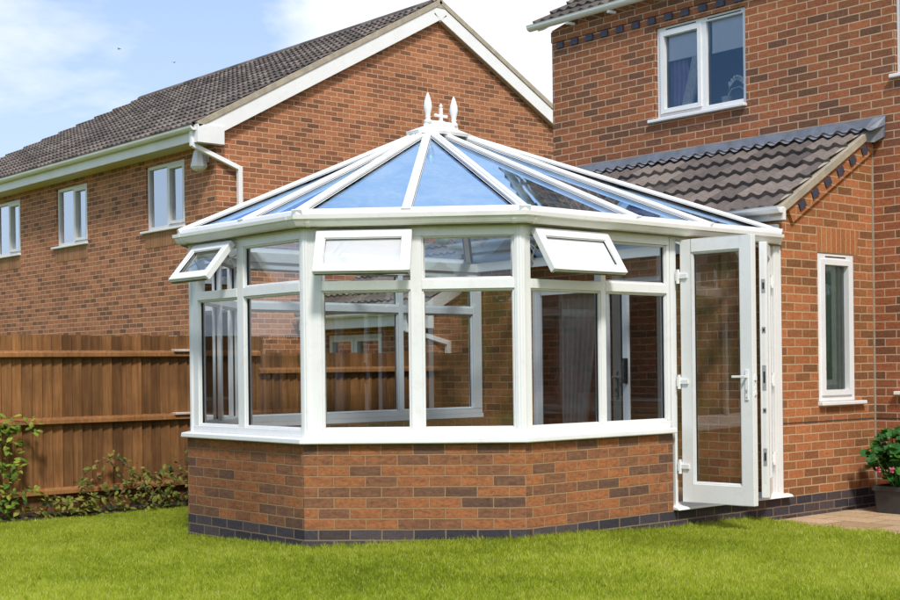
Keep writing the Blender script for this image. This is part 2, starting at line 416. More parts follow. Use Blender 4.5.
class Fr:
    """local frame on a wall: u along the wall, v up, n outward"""
    def __init__(s, o, u, n):
        s.o = Vector(o); s.u = Vector(u).normalized(); s.n = Vector(n).normalized()
    def p(s, u, v, n=0):
        q = s.o+s.u*u+s.n*n; return Vector((q.x, q.y, q.z+v))
    def box(s, mb, u0, u1, v0, v1, n0, n1, m=0, r=.5):
        mb.hexa([s.p(u0, v0, n0), s.p(u1, v0, n0), s.p(u1, v0, n1), s.p(u0, v0, n1), s.p(u0, v1, n0), s.p(u1, v1, n0), s.p(u1, v1, n1), s.p(u0, v1, n1)], m, r)
    def rect(s, mb, u0, u1, v0, v1, n, m=0):
        mb.poly([s.p(u0, v0, n), s.p(u1, v0, n), s.p(u1, v1, n), s.p(u0, v1, n)], m)
    def ring(s, mb, u0, u1, v0, v1, w, n0, n1, m=0):
        s.box(mb, u0, u0+w, v0, v1, n0, n1, m); s.box(mb, u1-w, u1, v0, v1, n0, n1, m)
        s.box(mb, u0+w, u1-w, v0, v0+w, n0, n1, m); s.box(mb, u0+w, u1-w, v1-w, v1, n0, n1, m)

def wall_face(mb, F, u0, u1, v0, v1, holes, depth=.10, m=0, top=None):
    """wall plane with rectangular openings (ua, ub, va, vb) and their reveals"""
    us = sorted({u0, u1, *[h[0] for h in holes], *[h[1] for h in holes]}); vs = sorted({v0, v1, *[h[2] for h in holes], *[h[3] for h in holes]})
    for a, b in zip(us[:-1], us[1:]):
        for c, d in zip(vs[:-1], vs[1:]):
            mu, mv = (a+b)/2, (c+d)/2
            if any(h[0] < mu < h[1] and h[2] < mv < h[3] for h in holes): continue
            F.rect(mb, a, b, c, d, 0, m)
    for a, b, c, d in holes:
        for q in (((a, c), (b, c)), ((b, c), (b, d)), ((b, d), (a, d)), ((a, d), (a, c))):
            (x, y), (z, w) = q
            mb.poly([F.p(x, y, 0), F.p(z, w, 0), F.p(z, w, -depth), F.p(x, y, -depth)], m)

def room(F, u0, u1, v0, v1, d0, d1, mat, parent, name='interior', grow=.3):
    mb = MB()
    a, b, c, d = u0-grow, u1+grow, v0-grow*.3, v1+grow*.5
    F.rect(mb, a, b, c, d, -d1)
    for q in (((a, c), (b, c)), ((b, c), (b, d)), ((b, d), (a, d)), ((a, d), (a, c))):
        (x, y), (z, w) = q
        mb.poly([F.p(x, y, -d0), F.p(z, w, -d0), F.p(z, w, -d1), F.p(x, y, -d1)])
    return mb.build(name, mat, parent, fixn=False)

def casement(F, u0, u1, v0, v1, parent, mull=(), sash=True, sill=None, mat='upvc_old', glass='glass_house', n0=-.105, w=.05, trickle=True):
    mb = MB()
    F.ring(mb, u0+.003, u1-.003, v0+.003, v1-.003, w, n0, n0+.07)
    edges = [u0+w+.003, *sum(([a-.028, a+.028] for a in mull), []), u1-w-.003]
    for a in mull: F.box(mb, a-.028, a+.028, v0+w+.003, v1-w-.003, n0, n0+.07)
    panes = []
    for k in range(0, len(edges), 2):
        a, b = edges[k], edges[k+1]
        if sash is True or (isinstance(sash, (list, tuple)) and sash[k//2]):
            F.ring(mb, a, b, v0+w+.003, v1-w-.003, .048, n0+.012, n0+.085)
            a += .048; b -= .048; c, d = v0+w+.05, v1-w-.05
        else: c, d = v0+w, v1-w
        panes.append((a, b, c, d))
    if trickle:
        for a, b, c, d in panes: F.box(mb, a+.02, b-.02, v1-w*.75, v1-w*.45, n0+.069, n0+.0715, 1)
    o = mb.build('window', [mat, 'gasket'], parent, bevel=.003)
    for a, b, c, d in panes:
        p = MB(); F.rect(p, a-.004, b+.004, c-.004, d+.004, n0+.035); q = p.build('pane', glass, o, fixn=False)
    if sill:
        s = MB(); F.box(s, u0-sill[0], u1+sill[1], v0-.035, v0-.001, n0+.02, .05); s.build('sill', mat, o, bevel=.006)
    return o

def tile_roof(mb, o, U, S, length, slope, gauge=.32, pitch=.15, amp=.028, step=.03, lo=None, hi=None, per=6, m=0):
    """rows of rolled concrete tiles; o eave corner, U along the eave, S up the slope"""
    o = Vector(o); U = Vector(U).normalized(); S = Vector(S).normalized(); Nn = U.cross(S)
    if Nn.z < 0: Nn = -Nn
    uvs = []
    rows = int(math.ceil(slope/gauge))
    for i in range(rows):
        s0 = i*gauge; s1 = min(slope, (i+1)*gauge+.02)
        a = lo(s0) if lo else 0; b = hi(s0) if hi else length
        if b-a < .05: continue
        n = max(2, int((b-a)/pitch*per)+1)
        us = [a+(b-a)*k/(n-1) for k in range(n)]
        jit = [random.uniform(-.004, .004) for _ in range(int(length/.3)+4)]
        base = len(mb.v)
        for u in us:
            t = (u/pitch) % 1
            h = amp*((.5+.5*math.cos(2*math.pi*t))**1.3)
            j = jit[int(max(0, u)/.3) % len(jit)]
            mb.v += [tuple(o+U*u+S*(s0+j)+Nn*(step*.05)), tuple(o+U*u+S*(s0+j)+Nn*(step+h)), tuple(o+U*u+S*s1+Nn*(h+.002))]
        for k in range(n-1):
            p = base+3*k
            mb.f += [(p, p+3, p+4, p+1), (p+1, p+4, p+5, p+2)]; mb.m += [m, m]; mb.r += [.5, .5]

def finish_tiles(mb, name, mats, parent, o, U, S):
    ob = mb.build(name, mats, parent, uv=None, fixn=False)
    me = ob.data; o = Vector(o); U = Vector(U).normalized(); S = Vector(S).normalized()
    ul = me.uv_layers.new(name='UVMap'); co = np.zeros(len(me.vertices)*3); me.vertices.foreach_get('co', co); co = co.reshape(-1, 3)-np.array(o)
    vi = np.zeros(len(me.loops), int); me.loops.foreach_get('vertex_index', vi)
    uv = np.stack([co@np.array(U), co@np.array(S)+.006], 1)[vi]; ul.data.foreach_set('uv', uv.ravel())
    return ob

# ------------------------------------------------------------------ key geometry (metres)
C3 = Vector((0, -4.4485)); LF = 1.565; C2 = C3+Vector((-LF*R2, -LF*R2)); C1 = Vector((-2.715, C2.y)); C0 = Vector((-3.85, C3.y+.0))
YL = -1.42                 # front wall of the house extension, back of the conservatory
PATH = [Vector((-3.85, YL)), C0, C1, C2, C3, Vector((0, YL))]
ZB = .16                   # top of the blue plinth

# ------------------------------------------------------------------ ground
def footprint_path(off):
    mb = MB(); mb.sweep(PATH, [(off, 0), (off, 1)], closed_prof=False); return mb.v[::2]

mb = MB()
mb.poly([(-400, -400, -.045), (400, -400, -.045), (400, 400, -.045), (-400, 400, -.045)])
tag(mb.build('ground', 'ground', fixn=False), kind='structure')

def lawn_h(x, y):
    return -.006+.008*math.sin(x*.9+1)*math.cos(y*.8)-.045*max(0, min(1, (-x-1.4)/1.6))+.085*math.exp(-((x-.15)**2+(y+4.45)**2)/1.5)
def lawn_hv(x, y):
    return -.006+.008*np.sin(x*.9+1)*np.cos(y*.8)-.045*np.clip((-x-1.4)/1.6, 0, 1)+.085*np.exp(-((x-.15)**2+(y+4.45)**2)/1.5)
mb = MB(); nx, ny = 60, 60
gx = [-4.72+ (9.5+4.72)*i/nx for i in range(nx+1)]; gy = [-14+(14.0)*j/ny for j in range(ny+1)]
i0 = len(mb.v)
for y in gy:
    for x in gx: mb.v.append((x, y, lawn_h(x, y)-.03))
for j in range(ny):
    for i in range(nx):
        xm, ym = (gx[i]+gx[i+1])/2, (gy[j]+gy[j+1])/2
        if ym > -1.6 and xm > .0: continue
        a = j*(nx+1)+i; mb.f.append((a, a+1, a+nx+2, a+nx+1)); mb.m.append(0); mb.r.append(.5)
tag(mb.build('lawn', 'ground', fixn=False), kind='structure')

mb = MB(); mb.box(.004, 6, -2.05, -.004, -.2, -.022); tag(mb.build('patio', 'paving'), kind='structure')
mb = MB(); n = 40
for i in range(n):
    y0, y1 = -9+7.6*i/n, -9+7.6*(i+1)/n
    w0, w1 = .25+.05*math.sin(y0*3.1)+.03*math.sin(y0*7), .25+.05*math.sin(y1*3.1)+.03*math.sin(y1*7)
    mb.poly([(-5, y0, .02), (-5+w0, y0, -.012), (-5+w1, y1, -.012), (-5, y1, .02)])
tag(mb.build('soil', 'soil', fixn=False), kind='structure')

# grass: blades over the lawn (nobody could count them)
def inside_cons(x, y, g=.0):
    X0, X1 = -3.88-g, 0+g
    ins = (x > X0) & (x < X1) & (y > C2.y-g)
    d1 = x*R2-y*R2-(C3.x*R2-C3.y*R2)            # beyond the front-right facet
    d2 = -x*R2-y*R2-(-C0.x*R2-C0.y*R2)
    return ins & (d1 < g) & (d2 < g)
def make_grass(nb):
    n = nb
    x = rng.uniform(-4.78, 4.2, n*3); y = rng.uniform(-9.6, -1.0, n*3)
    # the strip the photo can see, plus a margin
    dep = (x-6.745)*-.7549+(y+10.995)*.6558; lat = (x-6.745)*.6558+(y+10.995)*.7549
    ok = (dep > 6.3) & (np.abs(lat) < dep*.42) & ~inside_cons(x, y, -.0)
    edge = -1.96+.03*np.sin(x*5)+.02*np.sin(x*17)+.05*np.clip(1-(x-.02)/.4, 0, 1)
    ok &= ~((x > -.02) & (y > edge))
    w = -5+.25+.05*np.sin(y*3.1)+.03*np.sin(y*7)
    ok &= x > w-.03*rng.random(len(x))
    x, y = x[ok][:n], y[ok][:n]; n = len(x)
    z = lawn_hv(x, y)
    patch = .5+.5*np.sin(x*2.1+1.3*np.sin(y*1.7))*np.cos(y*2.7+np.sin(x*3.3))
    fine = np.sin(x*23+3*np.sin(y*19))*np.cos(y*27+2*np.sin(x*13))
    h = (.028+.018*rng.random(n)+.011*patch+.006*fine)
    near = inside_cons(x, y, .05) | ((x > 0) & (y > -2.02)); h = h*np.where(near, .95+.45*rng.random(n), 1.)
    wd = .0017+.0018*rng.random(n)
    ang = rng.uniform(0, 2*np.pi, n); lean = rng.normal(0, .45, n)*h; la = rng.uniform(0, 2*np.pi, n)
    bx, by = np.cos(ang)*wd, np.sin(ang)*wd
    v = np.empty((n, 5, 3))
    v[:, 0] = np.stack([x-bx, y-by, z-.004], 1); v[:, 1] = np.stack([x+bx, y+by, z-.004], 1)
    mx, my = x+np.cos(la)*lean*.35, y+np.sin(la)*lean*.35
    v[:, 2] = np.stack([mx+bx*.8, my+by*.8, z+h*.6], 1); v[:, 3] = np.stack([mx-bx*.8, my-by*.8, z+h*.6], 1)
    v[:, 4] = np.stack([x+np.cos(la)*lean, y+np.sin(la)*lean, z+h], 1)
    me = bpy.data.meshes.new('grass')
    me.vertices.add(n*5); me.vertices.foreach_set('co', v.ravel())
    base = np.arange(n)*5
    li = np.stack([base, base+1, base+2, base+3, base+3, base+2, base+4], 1).ravel()
    me.loops.add(n*7); me.loops.foreach_set('vertex_index', li)
    st = np.stack([np.arange(n)*7, np.arange(n)*7+4], 1).ravel(); me.polygons.add(n*2); me.polygons.foreach_set('loop_start', st)
    big = np.sin(x*.9+2*np.sin(y*.7))*np.sin(y*1.3+np.sin(x*1.1)); r = np.clip(.42+.26*(patch-.5)+.10*big+.16*fine+rng.normal(0, .2, n), 0, 1); r[rng.random(n) < .025] = 1
    at = me.attributes.new('rnd', 'FLOAT', 'FACE'); at.data.foreach_set('value', np.repeat(r, 2))
    me.update(calc_edges=True); me.materials.append(M['grass'])
    o = bpy.data.objects.new('grass', me); COL.objects.link(o)
    tag(o, 'short bright green mown grass of the lawn in front of the conservatory', 'grass', kind='stuff')
make_grass(460000)

# ------------------------------------------------------------------ main house with its lean-to extension
house = thing('brick_house', 'orange brick house with upper bedroom window and a tiled lean-to behind the conservatory', 'house', (0, 0, 0))
FW = Fr((0, 0, 0), (1, 0, 0), (0, -1, 0))       # main wall, looking out to -Y
UW = (-2.55, -1.388, 3.885, 4.85)
WX = .245
mb = MB()
holes = [UW, (WX, 1.5, 3.885, 4.85), (WX+.03, 1.5, 1.03, 2.26)]
wall_face(mb, FW, -4.07, 5.5, -.1, 5.12, holes)
mb.poly([(-4.07, 0, -.1), (-4.07, 0, 5.12), (-4.07, 3.5, 7.1), (-4.07, 7, 5.12), (-4.07, 7, -.1)])   # gable end
mb.build('wall', 'brick_house', house, fixn=False)
mb = MB(); crenel(mb, lambda a, h, x: FW.p(a, h, x), -4.068, 5.4, -3.98, .1, .225, 4.90, 4.966, .002, .022)
mb.build('dentil_course', ['brick_house', 'header'], house, fixn=False)
mb = MB()
mb.box(-4.07, 5.5, -.016, .02, 4.978, 5.10); mb.build('eaves_course', 'brick_house', house)
# gutter and roof
def half_round(mb, F, u0, u1, z, n, r=.056, m=0):
    k = 9; pts = []
    prof = [(n-r*math.cos(math.pi*i/(k-1)), z-r*math.sin(math.pi*i/(k-1))) for i in range(k)]
    prof = prof+[(prof[-1][0]+.004, z+.006), (prof[-1][0]-.008, z+.004), (n, z-r*.5), (prof[0][0]+.006, z+.004)]
    i = len(mb.v); q = len(prof)
    for u in (u0, u1):
        for a, b in prof: mb.v.append(tuple(F.p(u, b, a)))
    for j in range(q):
        mb.f.append((i+j, i+(j+1) % q, i+q+(j+1) % q, i+q+j)); mb.m.append(m); mb.r.append(.5)
    mb.f.append(tuple(i+j for j in range(q))); mb.m.append(m); mb.r.append(.5)
    mb.f.append(tuple(i+q+j for j in range(q))); mb.m.append(m); mb.r.append(.5)
mb = MB(); half_round(mb, FW, -4.33, 5.5, 5.20, .10)
g = mb.build('gutter', 'upvc', house)
for u in (-3.72, -3.1, -2.4, -1.6, -.8, 0):
    b_ = MB(); FW.box(b_, u-.016, u+.016, 5.112, 5.142, .004, .12); b_.build('bracket', 'upvc_old', g)
o_, U_, S_ = (-4.25, -.10, 5.19), (1, 0, 0), (0, .87, .50)
mb = MB(); tile_roof(mb, o_, U_, S_, 9.7, 4.15, amp=.03, step=.035); r = finish_tiles(mb, 'roof', 'tile_brown', house, o_, U_, S_)
mb = MB(); mb.bar((-4.16, -.08, 5.13), (-4.16, 3.55, 7.2), .1, .03); mb.build('bargeboard', 'upvc', house)
# upper window
w1 = casement(FW, *UW, house, mull=(-1.93,), sash=(True, False), sill=(.08, .01), mat='upvc', glass='glass_blue')
room(FW, UW[0], UW[1], UW[2], UW[3], .1, 1.0, 'sky_blue_in', house)
w2 = casement(FW, WX, 1.5, 3.885, 4.85, house, mull=(.9,), sash=True, sill=(.04, .04), mat='upvc')
room(FW, WX, 1.5, 3.885, 4.85, .1, 1.4, 'dark_in', house)
w3 = casement(FW, WX+.03, 1.5, 1.03, 2.26, house, mull=(.9,), sash=True, sill=(.06, .04), mat='upvc')
room(FW, WX+.03, 1.5, 1.03, 2.26, .1, 1.4, 'dark_in', house)

# lean-to
FE = Fr((0, 0, 0), (0, 1, 0), (1, 0, 0))        # end wall looking +X ; u = y
NWIN = (-.885, -.318, .953, 2.255)
mb = MB()
wall_face(mb, FE, YL, 0, ZB, 2.50, [NWIN])
# raked top
mb.poly([FE.p(YL, 2.5), FE.p(0, 2.5), FE.p(0, 3.33), FE.p(YL, 2.52)])
mb.build('extension_wall', 'brick_side', house, fixn=False)
mb = MB(); FE.rect(mb, YL, 0, -.1, ZB, 0.0); mb.build('plinth', 'brick_blue', house, fixn=False)
FL = Fr((0, YL, 0), (1, 0, 0), (0, -1, 0))      # front wall of the extension, inside the conservatory
PD = (-3.02, -1.14, .22, 2.12)
mb = MB(); wall_face(mb, FL, -4.07, -.001, -.1, 2.52, [PD], depth=.1)
mb.poly([(-4.07, YL, -.1), (-4.07, 0, -.1), (-4.07, 0, 3.33), (-4.07, YL, 2.52)])
mb.build('extension_wall', 'brick_inner', house, fixn=False)
mb = MB(); mb.box(.0005, .003, YL+.002, -.004, .779, .788); mb.box(.003, 5.5, -.003, .01, .779, .788); mb.build('damp_course', 'dpc', house)
mb = MB(); mb.box(.001, .014, -.014, -.001, ZB+.01, 3.28); mb.build('joint_sealant', 'mortar', house)
mb = MB(); FE.box(mb, NWIN[0]-.002, NWIN[1]+.06, 2.262, 2.49, -.05, .004); mb.build('window_lintel', 'soldier', house, uv=('soldier', 2.26))
w4 = casement(FE, *NWIN, house, sash=True, sill=(.01, .12), mat='upvc', n0=-.075, glass='glass')
room(FE, NWIN[0], NWIN[1], NWIN[2], NWIN[3], .1, .9, 'dark_in', house, grow=.1)
# raked brick verge with blue headers
SL = Vector((0, 1.42+.06, 3.40-2.55)).normalized(); SN = Vector((0, -SL.z, SL.y))
def rake(mb, s0, s1, h0, h1, x0, x1, m=0):
    o = Vector((0, YL-.06, 2.555))
    P = lambda s, h, x: o+SL*s+SN*h+Vector((x, 0, 0))
    mb.hexa([P(s0, h0, x1), P(s1, h0, x1), P(s1, h0, x0), P(s0, h0, x0), P(s0, h1, x1), P(s1, h1, x1), P(s1, h1, x0), P(s0, h1, x0)], m)
RL = 1.60
mb = MB(); rake(mb, .14, RL, -.155, -.012, -.02, .03); mb.build('verge_course', 'soldier', house)
mb = MB(); crenel(mb, lambda a, h, x: Vector((0, YL-.06, 2.555))+SL*a+SN*h+Vector((x, 0, 0)), .15, RL-.02, .28, .10, .225, -.112, -.048, .0315, .044)
mb.build('dentil_course', ['soldier', 'header'], house, fixn=False)
mb = MB(); rake(mb, -.03, RL, -.010, .05, -.05, .058); mb.build('verge_mortar', 'mortar', house)
o_, U_, S_ = (-4.15, YL-.10, 2.565), (1, 0, 0), tuple(SL)
mb = MB(); tile_roof(mb, o_, U_, S_, 4.17, 1.62, amp=.032, step=.046, per=10); finish_tiles(mb, 'extension_roof', 'tile_grey', house, o_, U_, S_)
mb = MB(); mb.poly([(-4.15, YL-.06, 2.555), (.03, YL-.06, 2.555), (.03, 0, 3.40), (-4.15, 0, 3.40)]); mb.build('roof_deck', 'dark_in', house, fixn=False)
# lead flashing: upstand plus apron dressed over the tiles
mb = MB(); n = 420; pa = []
for i in range(n+1):
    x = -4.1+4.25*i/n; t = (x+4.15)/.15 % 1
    hh = .03*((.5+.5*math.cos(2*math.pi*t))**1.3)
    wob = .006*math.sin(x*9)
    top = Vector((x, -.010, 3.53+wob*.6)); bend = Vector((x, -.022, 3.44)); low = Vector((x, -.20-.014*math.sin(x*5)-.008*math.sin(x*13+1), 3.335+hh*1.0+.038))
    pa.append((top, bend, low))
for a, b in zip(pa[:-1], pa[1:]):
    mb.poly([a[1], b[1], b[0], a[0]]); mb.poly([a[2], b[2], b[1], a[1]])
e = pa[-1]; mb.poly([e[0], e[1], (e[1].x, -.03, 3.34), (e[1].x-.09, -.012, 3.30), (e[1].x-.09, -.008, 3.5)])
mb.hexa([(.02, -.2, 3.28), (.10, -.12, 3.28), (.14, -.01, 3.34), (.02, -.01, 3.34), (.02, -.2, 3.36), (.10, -.12, 3.38), (.15, -.012, 3.52), (.02, -.012, 3.52)])
mb.build('flashing', 'lead', house, fixn=False)
# extension eaves gutter
mb = MB(); half_round(mb, FL, -4.1, .10, 2.60, .13, r=.05); FL.box(mb, -4.1, .07, 2.50, 2.60, .02, .06); mb.build('gutter', 'upvc', house)
# sliding patio door in the extension, seen through the conservatory glass
mb = MB()
FL.ring(mb, PD[0], PD[1], PD[2], PD[3], .05, -.09, -.02)
FL.ring(mb, PD[0]+.05, -2.0, PD[2]+.05, PD[3]-.05, .065, -.055, -.025)
FL.ring(mb, -2.09, PD[1]-.05, PD[2]+.05, PD[3]-.05, .065, -.088, -.058)
FL.box(mb, -1.81, -1.74, PD[2]+.115, PD[3]-.115, -.05, -.018)
pd = mb.build('patio_door', 'upvc', house, bevel=.003)
mb = MB(); FL.rect(mb, PD[0]+.11, -2.06, PD[2]+.11, PD[3]-.11, -.04); mb.build('pane', 'glass', pd, fixn=False)
mb = MB(); FL.box(mb, -1.775, -1.735, 1.12, 1.36, -.018, .03); FL.box(mb, -1.77, -1.74, 1.17, 1.31, .03, .05); mb.build('handle', 'black', pd, bevel=.006)
room(FL, PD[0], PD[1], PD[2], PD[3], .1, 1.36, 'warm_in', house, grow=.25)

# ------------------------------------------------------------------ things in the rooms
def drape(name, label, F, u0, u1, v0, v1, n, mat, waves=6, gather=None, amp=.03):
    mb = MB(); k = waves*8; rows = 10
    i = len(mb.v)
    for r_ in range(rows+1):
        v = v0+(v1-v0)*r_/rows; g = gather(r_/rows) if gather else (0, 1)
        for j in range(k+1):
            t = j/k; u = u0+(u1-u0)*(g[0]+(g[1]-g[0])*t)
            mb.v.append(tuple(F.p(u, v, n+amp*math.sin(t*waves*2*math.pi+.5*math.sin(r_*.7)))))
    for r_ in range(rows):
        for j in range(k):
            a = i+r_*(k+1)+j; mb.f.append((a, a+1, a+k+2, a+k+1)); mb.m.append(0); mb.r.append(.5)
    o = mb.build(name, mat, None, smooth=True, fixn=False, uv=None)
    return tag(o, label, 'curtain')
drape('curtain', 'white net curtain gathered to one side in the left pane of the upper window', FW, -2.36, -2.0, 3.93, 4.50, -.135, 'curtain', 5, lambda t: (.15+.45*t, .5+.5*t))
drape('curtain', 'lilac curtain hanging behind the net in the upper window', FW, -2.50, -2.26, 3.93, 4.5, -.19, 'curtain_lilac', 4)
for a, b, d, l in ((-2.46, -1.98, 4.52, 'narrow pale roller blind pulled down in the left pane of the upper window'), (-1.88, -1.42, 4.50, 'wide pale roller blind pulled down in the right pane of the upper window')):
    mb = MB(); FW.box(mb, a, b, d, 4.86, -.114, -.110); FW.box(mb, a, b, d-.025, d, -.120, -.106)
    tag(mb.build('roller_blind', 'blind'), l, 'blind', 'blinds in the upper window')
# ornament on the sill: a looping pale stem in a pot
orn = thing('orchid_plant', 'small white orchid in a pot behind the right pane of the upper window', 'plant', (-1.72, .14, 3.93))
mb = MB(); mb.lathe([(.04, 0), (.06, .1), (.062, .11), (.05, .11)], (-1.72, .14, 3.9), 14); mb.build('pot', 'white_in', orn)
mb = MB(); mb.tube([(-1.72, .14, 4.0), (-1.69, .14, 4.12), (-1.62, .14, 4.2), (-1.55, .14, 4.19), (-1.52, .14, 4.13)], .006); mb.tube([(-1.72, .14, 4.0), (-1.66, .13, 4.08), (-1.56, .13, 4.09), (-1.5, .13, 4.05)], .005); mb.build('stem', 'curtain', orn)
mb = MB()
for k in range(7):
    c = Vector((-1.68+.028*k, .135, 4.14+.05*math.sin(k*.55)))
    for a in range(5):
        t = a*1.257+k; d = Vector((math.cos(t), 0, math.sin(t)))*.03; e = Vector((-d.z, .0, d.x))*.45
        mb.poly([c, c+d*.6+e, c+d, c+d*.6-e])
mb.build('flower', 'curtain', orn, fixn=False)
drape('curtain', 'dark green curtain hanging inside the narrow side window of the extension', FE, -.84, -.36, 1.0, 2.21, -.092, 'curtain_green', 6, None, .012)
drape('curtain', 'pale green net curtain gathered in the narrow side window of the extension', FE, -.70, -.56, 1.3, 2.18, -.072, 'curtain_net_green', 3, lambda t: (.45*t, .6+.4*t), .006)
drape('curtain', 'cream curtain hanging inside the sliding patio door behind the conservatory', FL, -2.78, -2.30, .3, 2.1, -.22, 'curtain', 6, lambda t: (.0, .55+.45*t), .035)
sb = thing('sideboard', 'low brown sideboard standing in the room behind the patio door', 'sideboard', (-1.9, -.35, .2))
mb = MB(); mb.box(-2.9, -1.3, -.42, -.12, .22, .92); mb.build('cabinet', 'warm_in', sb, bevel=.005)
mb = MB(); mb.box(-2.93, -1.27, -.45, -.1, .921, .955); mb.build('top', 'white_in', sb, bevel=.004)
mb = MB()
for k in range(4): mb.box(-2.86+.39*k, -2.51+.39*k, -.432, -.421, .27, .87)
mb.build('door', 'floor', sb, bevel=.003)

# ------------------------------------------------------------------ conservatory
cons = thing('conservatory', 'white framed glass conservatory with a blue glass roof on a low brick wall', 'conservatory', (-1.94, -3.5, 0))
wallpath = PATH[:-1]+[Vector((0, -2.86))]
mb = MB(); mb.sweep(wallpath, [(0, ZB), (0, .765), (-.2, .765), (-.2, ZB)]); mb.build('dwarf_wall', 'brick_base', cons)
mb = MB(); mb.sweep(PATH, [(0.001, -.12), (.001, ZB), (-.2, ZB), (-.2, -.12)]); mb.build('plinth', 'brick_blue', cons)
mb = MB(); mb.sweep(wallpath, [(-.1, .766), (.045, .766), (.048, .772), (.046, .797), (.035, .803), (-.02, .808), (-.1, .808)]); mb.build('sill', 'upvc', cons)
mb = MB(); mb.poly([(-3.7, YL, .18), (-3.7, C0.y+.05, .18), (C1.x+.05, C1.y+.2, .18), (C2.x-.05, C2.y+.2, .18), (-.18, C3.y+.05, .18), (-.18, YL, .18)]); mb.build('floor', 'floor', cons, fixn=False)

SB = .03            # frames sit back from the brick face
ZT = (1.845, 1.912); ZG0, ZG1 = .86, 2.222; ZH = 2.285
def facet(a, b, glass, vents, parent):
    """frame of one facet from plan point a to b; glass: list of (u0,u1) from a; vents: indices with an open top light"""
    d = (b-a).normalized(); n = Vector((d.y, -d.x)); L = (b-a).length
    F = Fr((a.x-n.x*SB, a.y-n.y*SB, 0), (d.x, d.y, 0), (n.x, n.y, 0))
    mb = MB(); k = .012
    n0, n1 = -.07, 0.0
    F.box(mb, k, L-k, .808, ZG0, n0, n1+.004)            # cill rail
    F.box(mb, k, L-k, ZG1, ZH, n0, n1)                   # head
    us = [k]+[x for g in glass for x in g]+[L-k]
    for i in range(0, len(us), 2):
        F.box(mb, us[i], us[i+1], ZG0, ZG1, n0, n1)
    for g0, g1 in glass: F.box(mb, g0, g1, ZT[0], ZT[1], n0, n1+.002)
    # glazing beads
    for i, (g0, g1) in enumerate(glass):
        F.ring(mb, g0, g1, ZG0, ZT[0], .012, n0+.02, n1-.012)
        F.ring(mb, g0+.0121, g1-.0121, ZG0+.0121, ZT[0]-.0121, .006, n0+.03, n1-.022, 1)
        if i not in vents:
            F.ring(mb, g0, g1, ZT[1], ZG1, .012, n0+.02, n1-.012)
            F.ring(mb, g0+.0121, g1-.0121, ZT[1]+.0121, ZG1-.0121, .006, n0+.03, n1-.022, 1)
    o = mb.build('window', ['upvc', 'gasket'], parent, bevel=.003)
    for i, (g0, g1) in enumerate(glass):
        p = MB(); F.rect(p, g0+.01, g1-.01, ZG0+.01, ZT[0]-.01, -.032); p.build('pane', 'glass', o, fixn=False)
        if i not in vents:
            p = MB(); F.rect(p, g0+.01, g1-.01, ZT[1]+.01, ZG1-.01, -.032); p.build('pane', 'glass', o, fixn=False)
    return F

def vent(F, g0, g1, deg, parent, glass='glass'):
    """top-hung opening light, swung outward"""
    u0, u1, v1 = g0-.022, g1+.022, ZG1+.02; H = v1-(ZT[1]-.028)
    a = math.radians(deg); ca, sa = math.cos(a), math.sin(a)
    def P(u, h, t):     # h down the sash, t through it
        return F.p(u, v1-h*ca+t*sa, .012+h*sa+t*ca)
    def bx(mb, ua, ub, h0, h1, t0, t1, m=0):
        mb.hexa([P(ua, h1, t0), P(ub, h1, t0), P(ub, h1, t1), P(ua, h1, t1), P(ua, h0, t0), P(ub, h0, t0), P(ub, h0, t1), P(ua, h0, t1)], m)
    mb = MB(); w = .066; T = .05
    bx(mb, u0, u0+w, 0, H, 0, T); bx(mb, u1-w, u1, 0, H, 0, T); bx(mb, u0+w, u1-w, 0, w, 0, T); bx(mb, u0+w, u1-w, H-w, H, 0, T)
    bx(mb, u0+w, u0+w+.006, w, H-w, .03, T-.008, 1); bx(mb, u1-w-.006, u1-w, w, H-w, .03, T-.008, 1)
    bx(mb, u0+w+.006, u1-w-.006, w, w+.008, .03, T-.006, 1); bx(mb, u0+w+.006, u1-w-.006, H-w-.006, H-w, .03, T-.008, 1)
    bx(mb, u0+.01, u1-.01, H, H+.006, .004, .03, 2)      # olive bottom seal
    o = mb.build('opening_vent', ['upvc', 'gasket', 'olive'], parent, bevel=.003)
    p = MB(); p.poly([P(u0+w, H-w, .025), P(u1-w, H-w, .025), P(u1-w, w, .025), P(u0+w, w, .025)]); p.build('pane', glass, o, fixn=False)
    for us in (u0+.02, u1-.035):
        s = MB()
        s.bar(P(us, H*.62, -.004), F.p(us+.004, ZG1-.05, -.03), .012, .004, (0, 0, 1)); s.bar(P(us, H*.25, -.004), F.p(us+.004, ZG1-.22, -.03), .012, .004, (0, 0, 1))
        s.build('friction_stay', 'metal', o)
    s = MB(); um = (u0+u1)/2; s.hexa([P(um-.05, H-.03, -.03), P(um+.05, H-.03, -.03), P(um+.05, H-.03, 0), P(um-.05, H-.03, 0), P(um-.05, H-.055, -.03), P(um+.05, H-.055, -.03), P(um+.05, H-.055, 0), P(um-.05, H-.055, 0)])
    s.build('handle', 'upvc', o, bevel=.004)
    # thin closer strip around the opening
    return o

# facets walked so that the outside is on the right-hand side (left side wall first)
Ls = (C0-PATH[0]).length
facet(PATH[0], C0, [(.13, 1.07), (1.13, 2.03), (2.09, Ls-.11)], [], cons)
facet(C0, C1, [(.12, .74), (.80, (C1-C0).length-.11)], [], cons)
Fl = facet(C1, C2, [(.13, .71), (.80, C2.x-C1.x-.07)], [0], cons)
Ff = facet(C2, C3, [(.135, .768), (.849, 1.50)], [0], cons)
Fs = facet(C3, Vector((0, -2.83)), [(.10, .825), (.875, 1.575)], [0], cons)
vent(Fl, .19, .70, 40, cons); vent(Ff, .135, .768, 33, cons, 'pane_half_white'); vent(Fs, .115, .825, 33, cons, 'pane_white')

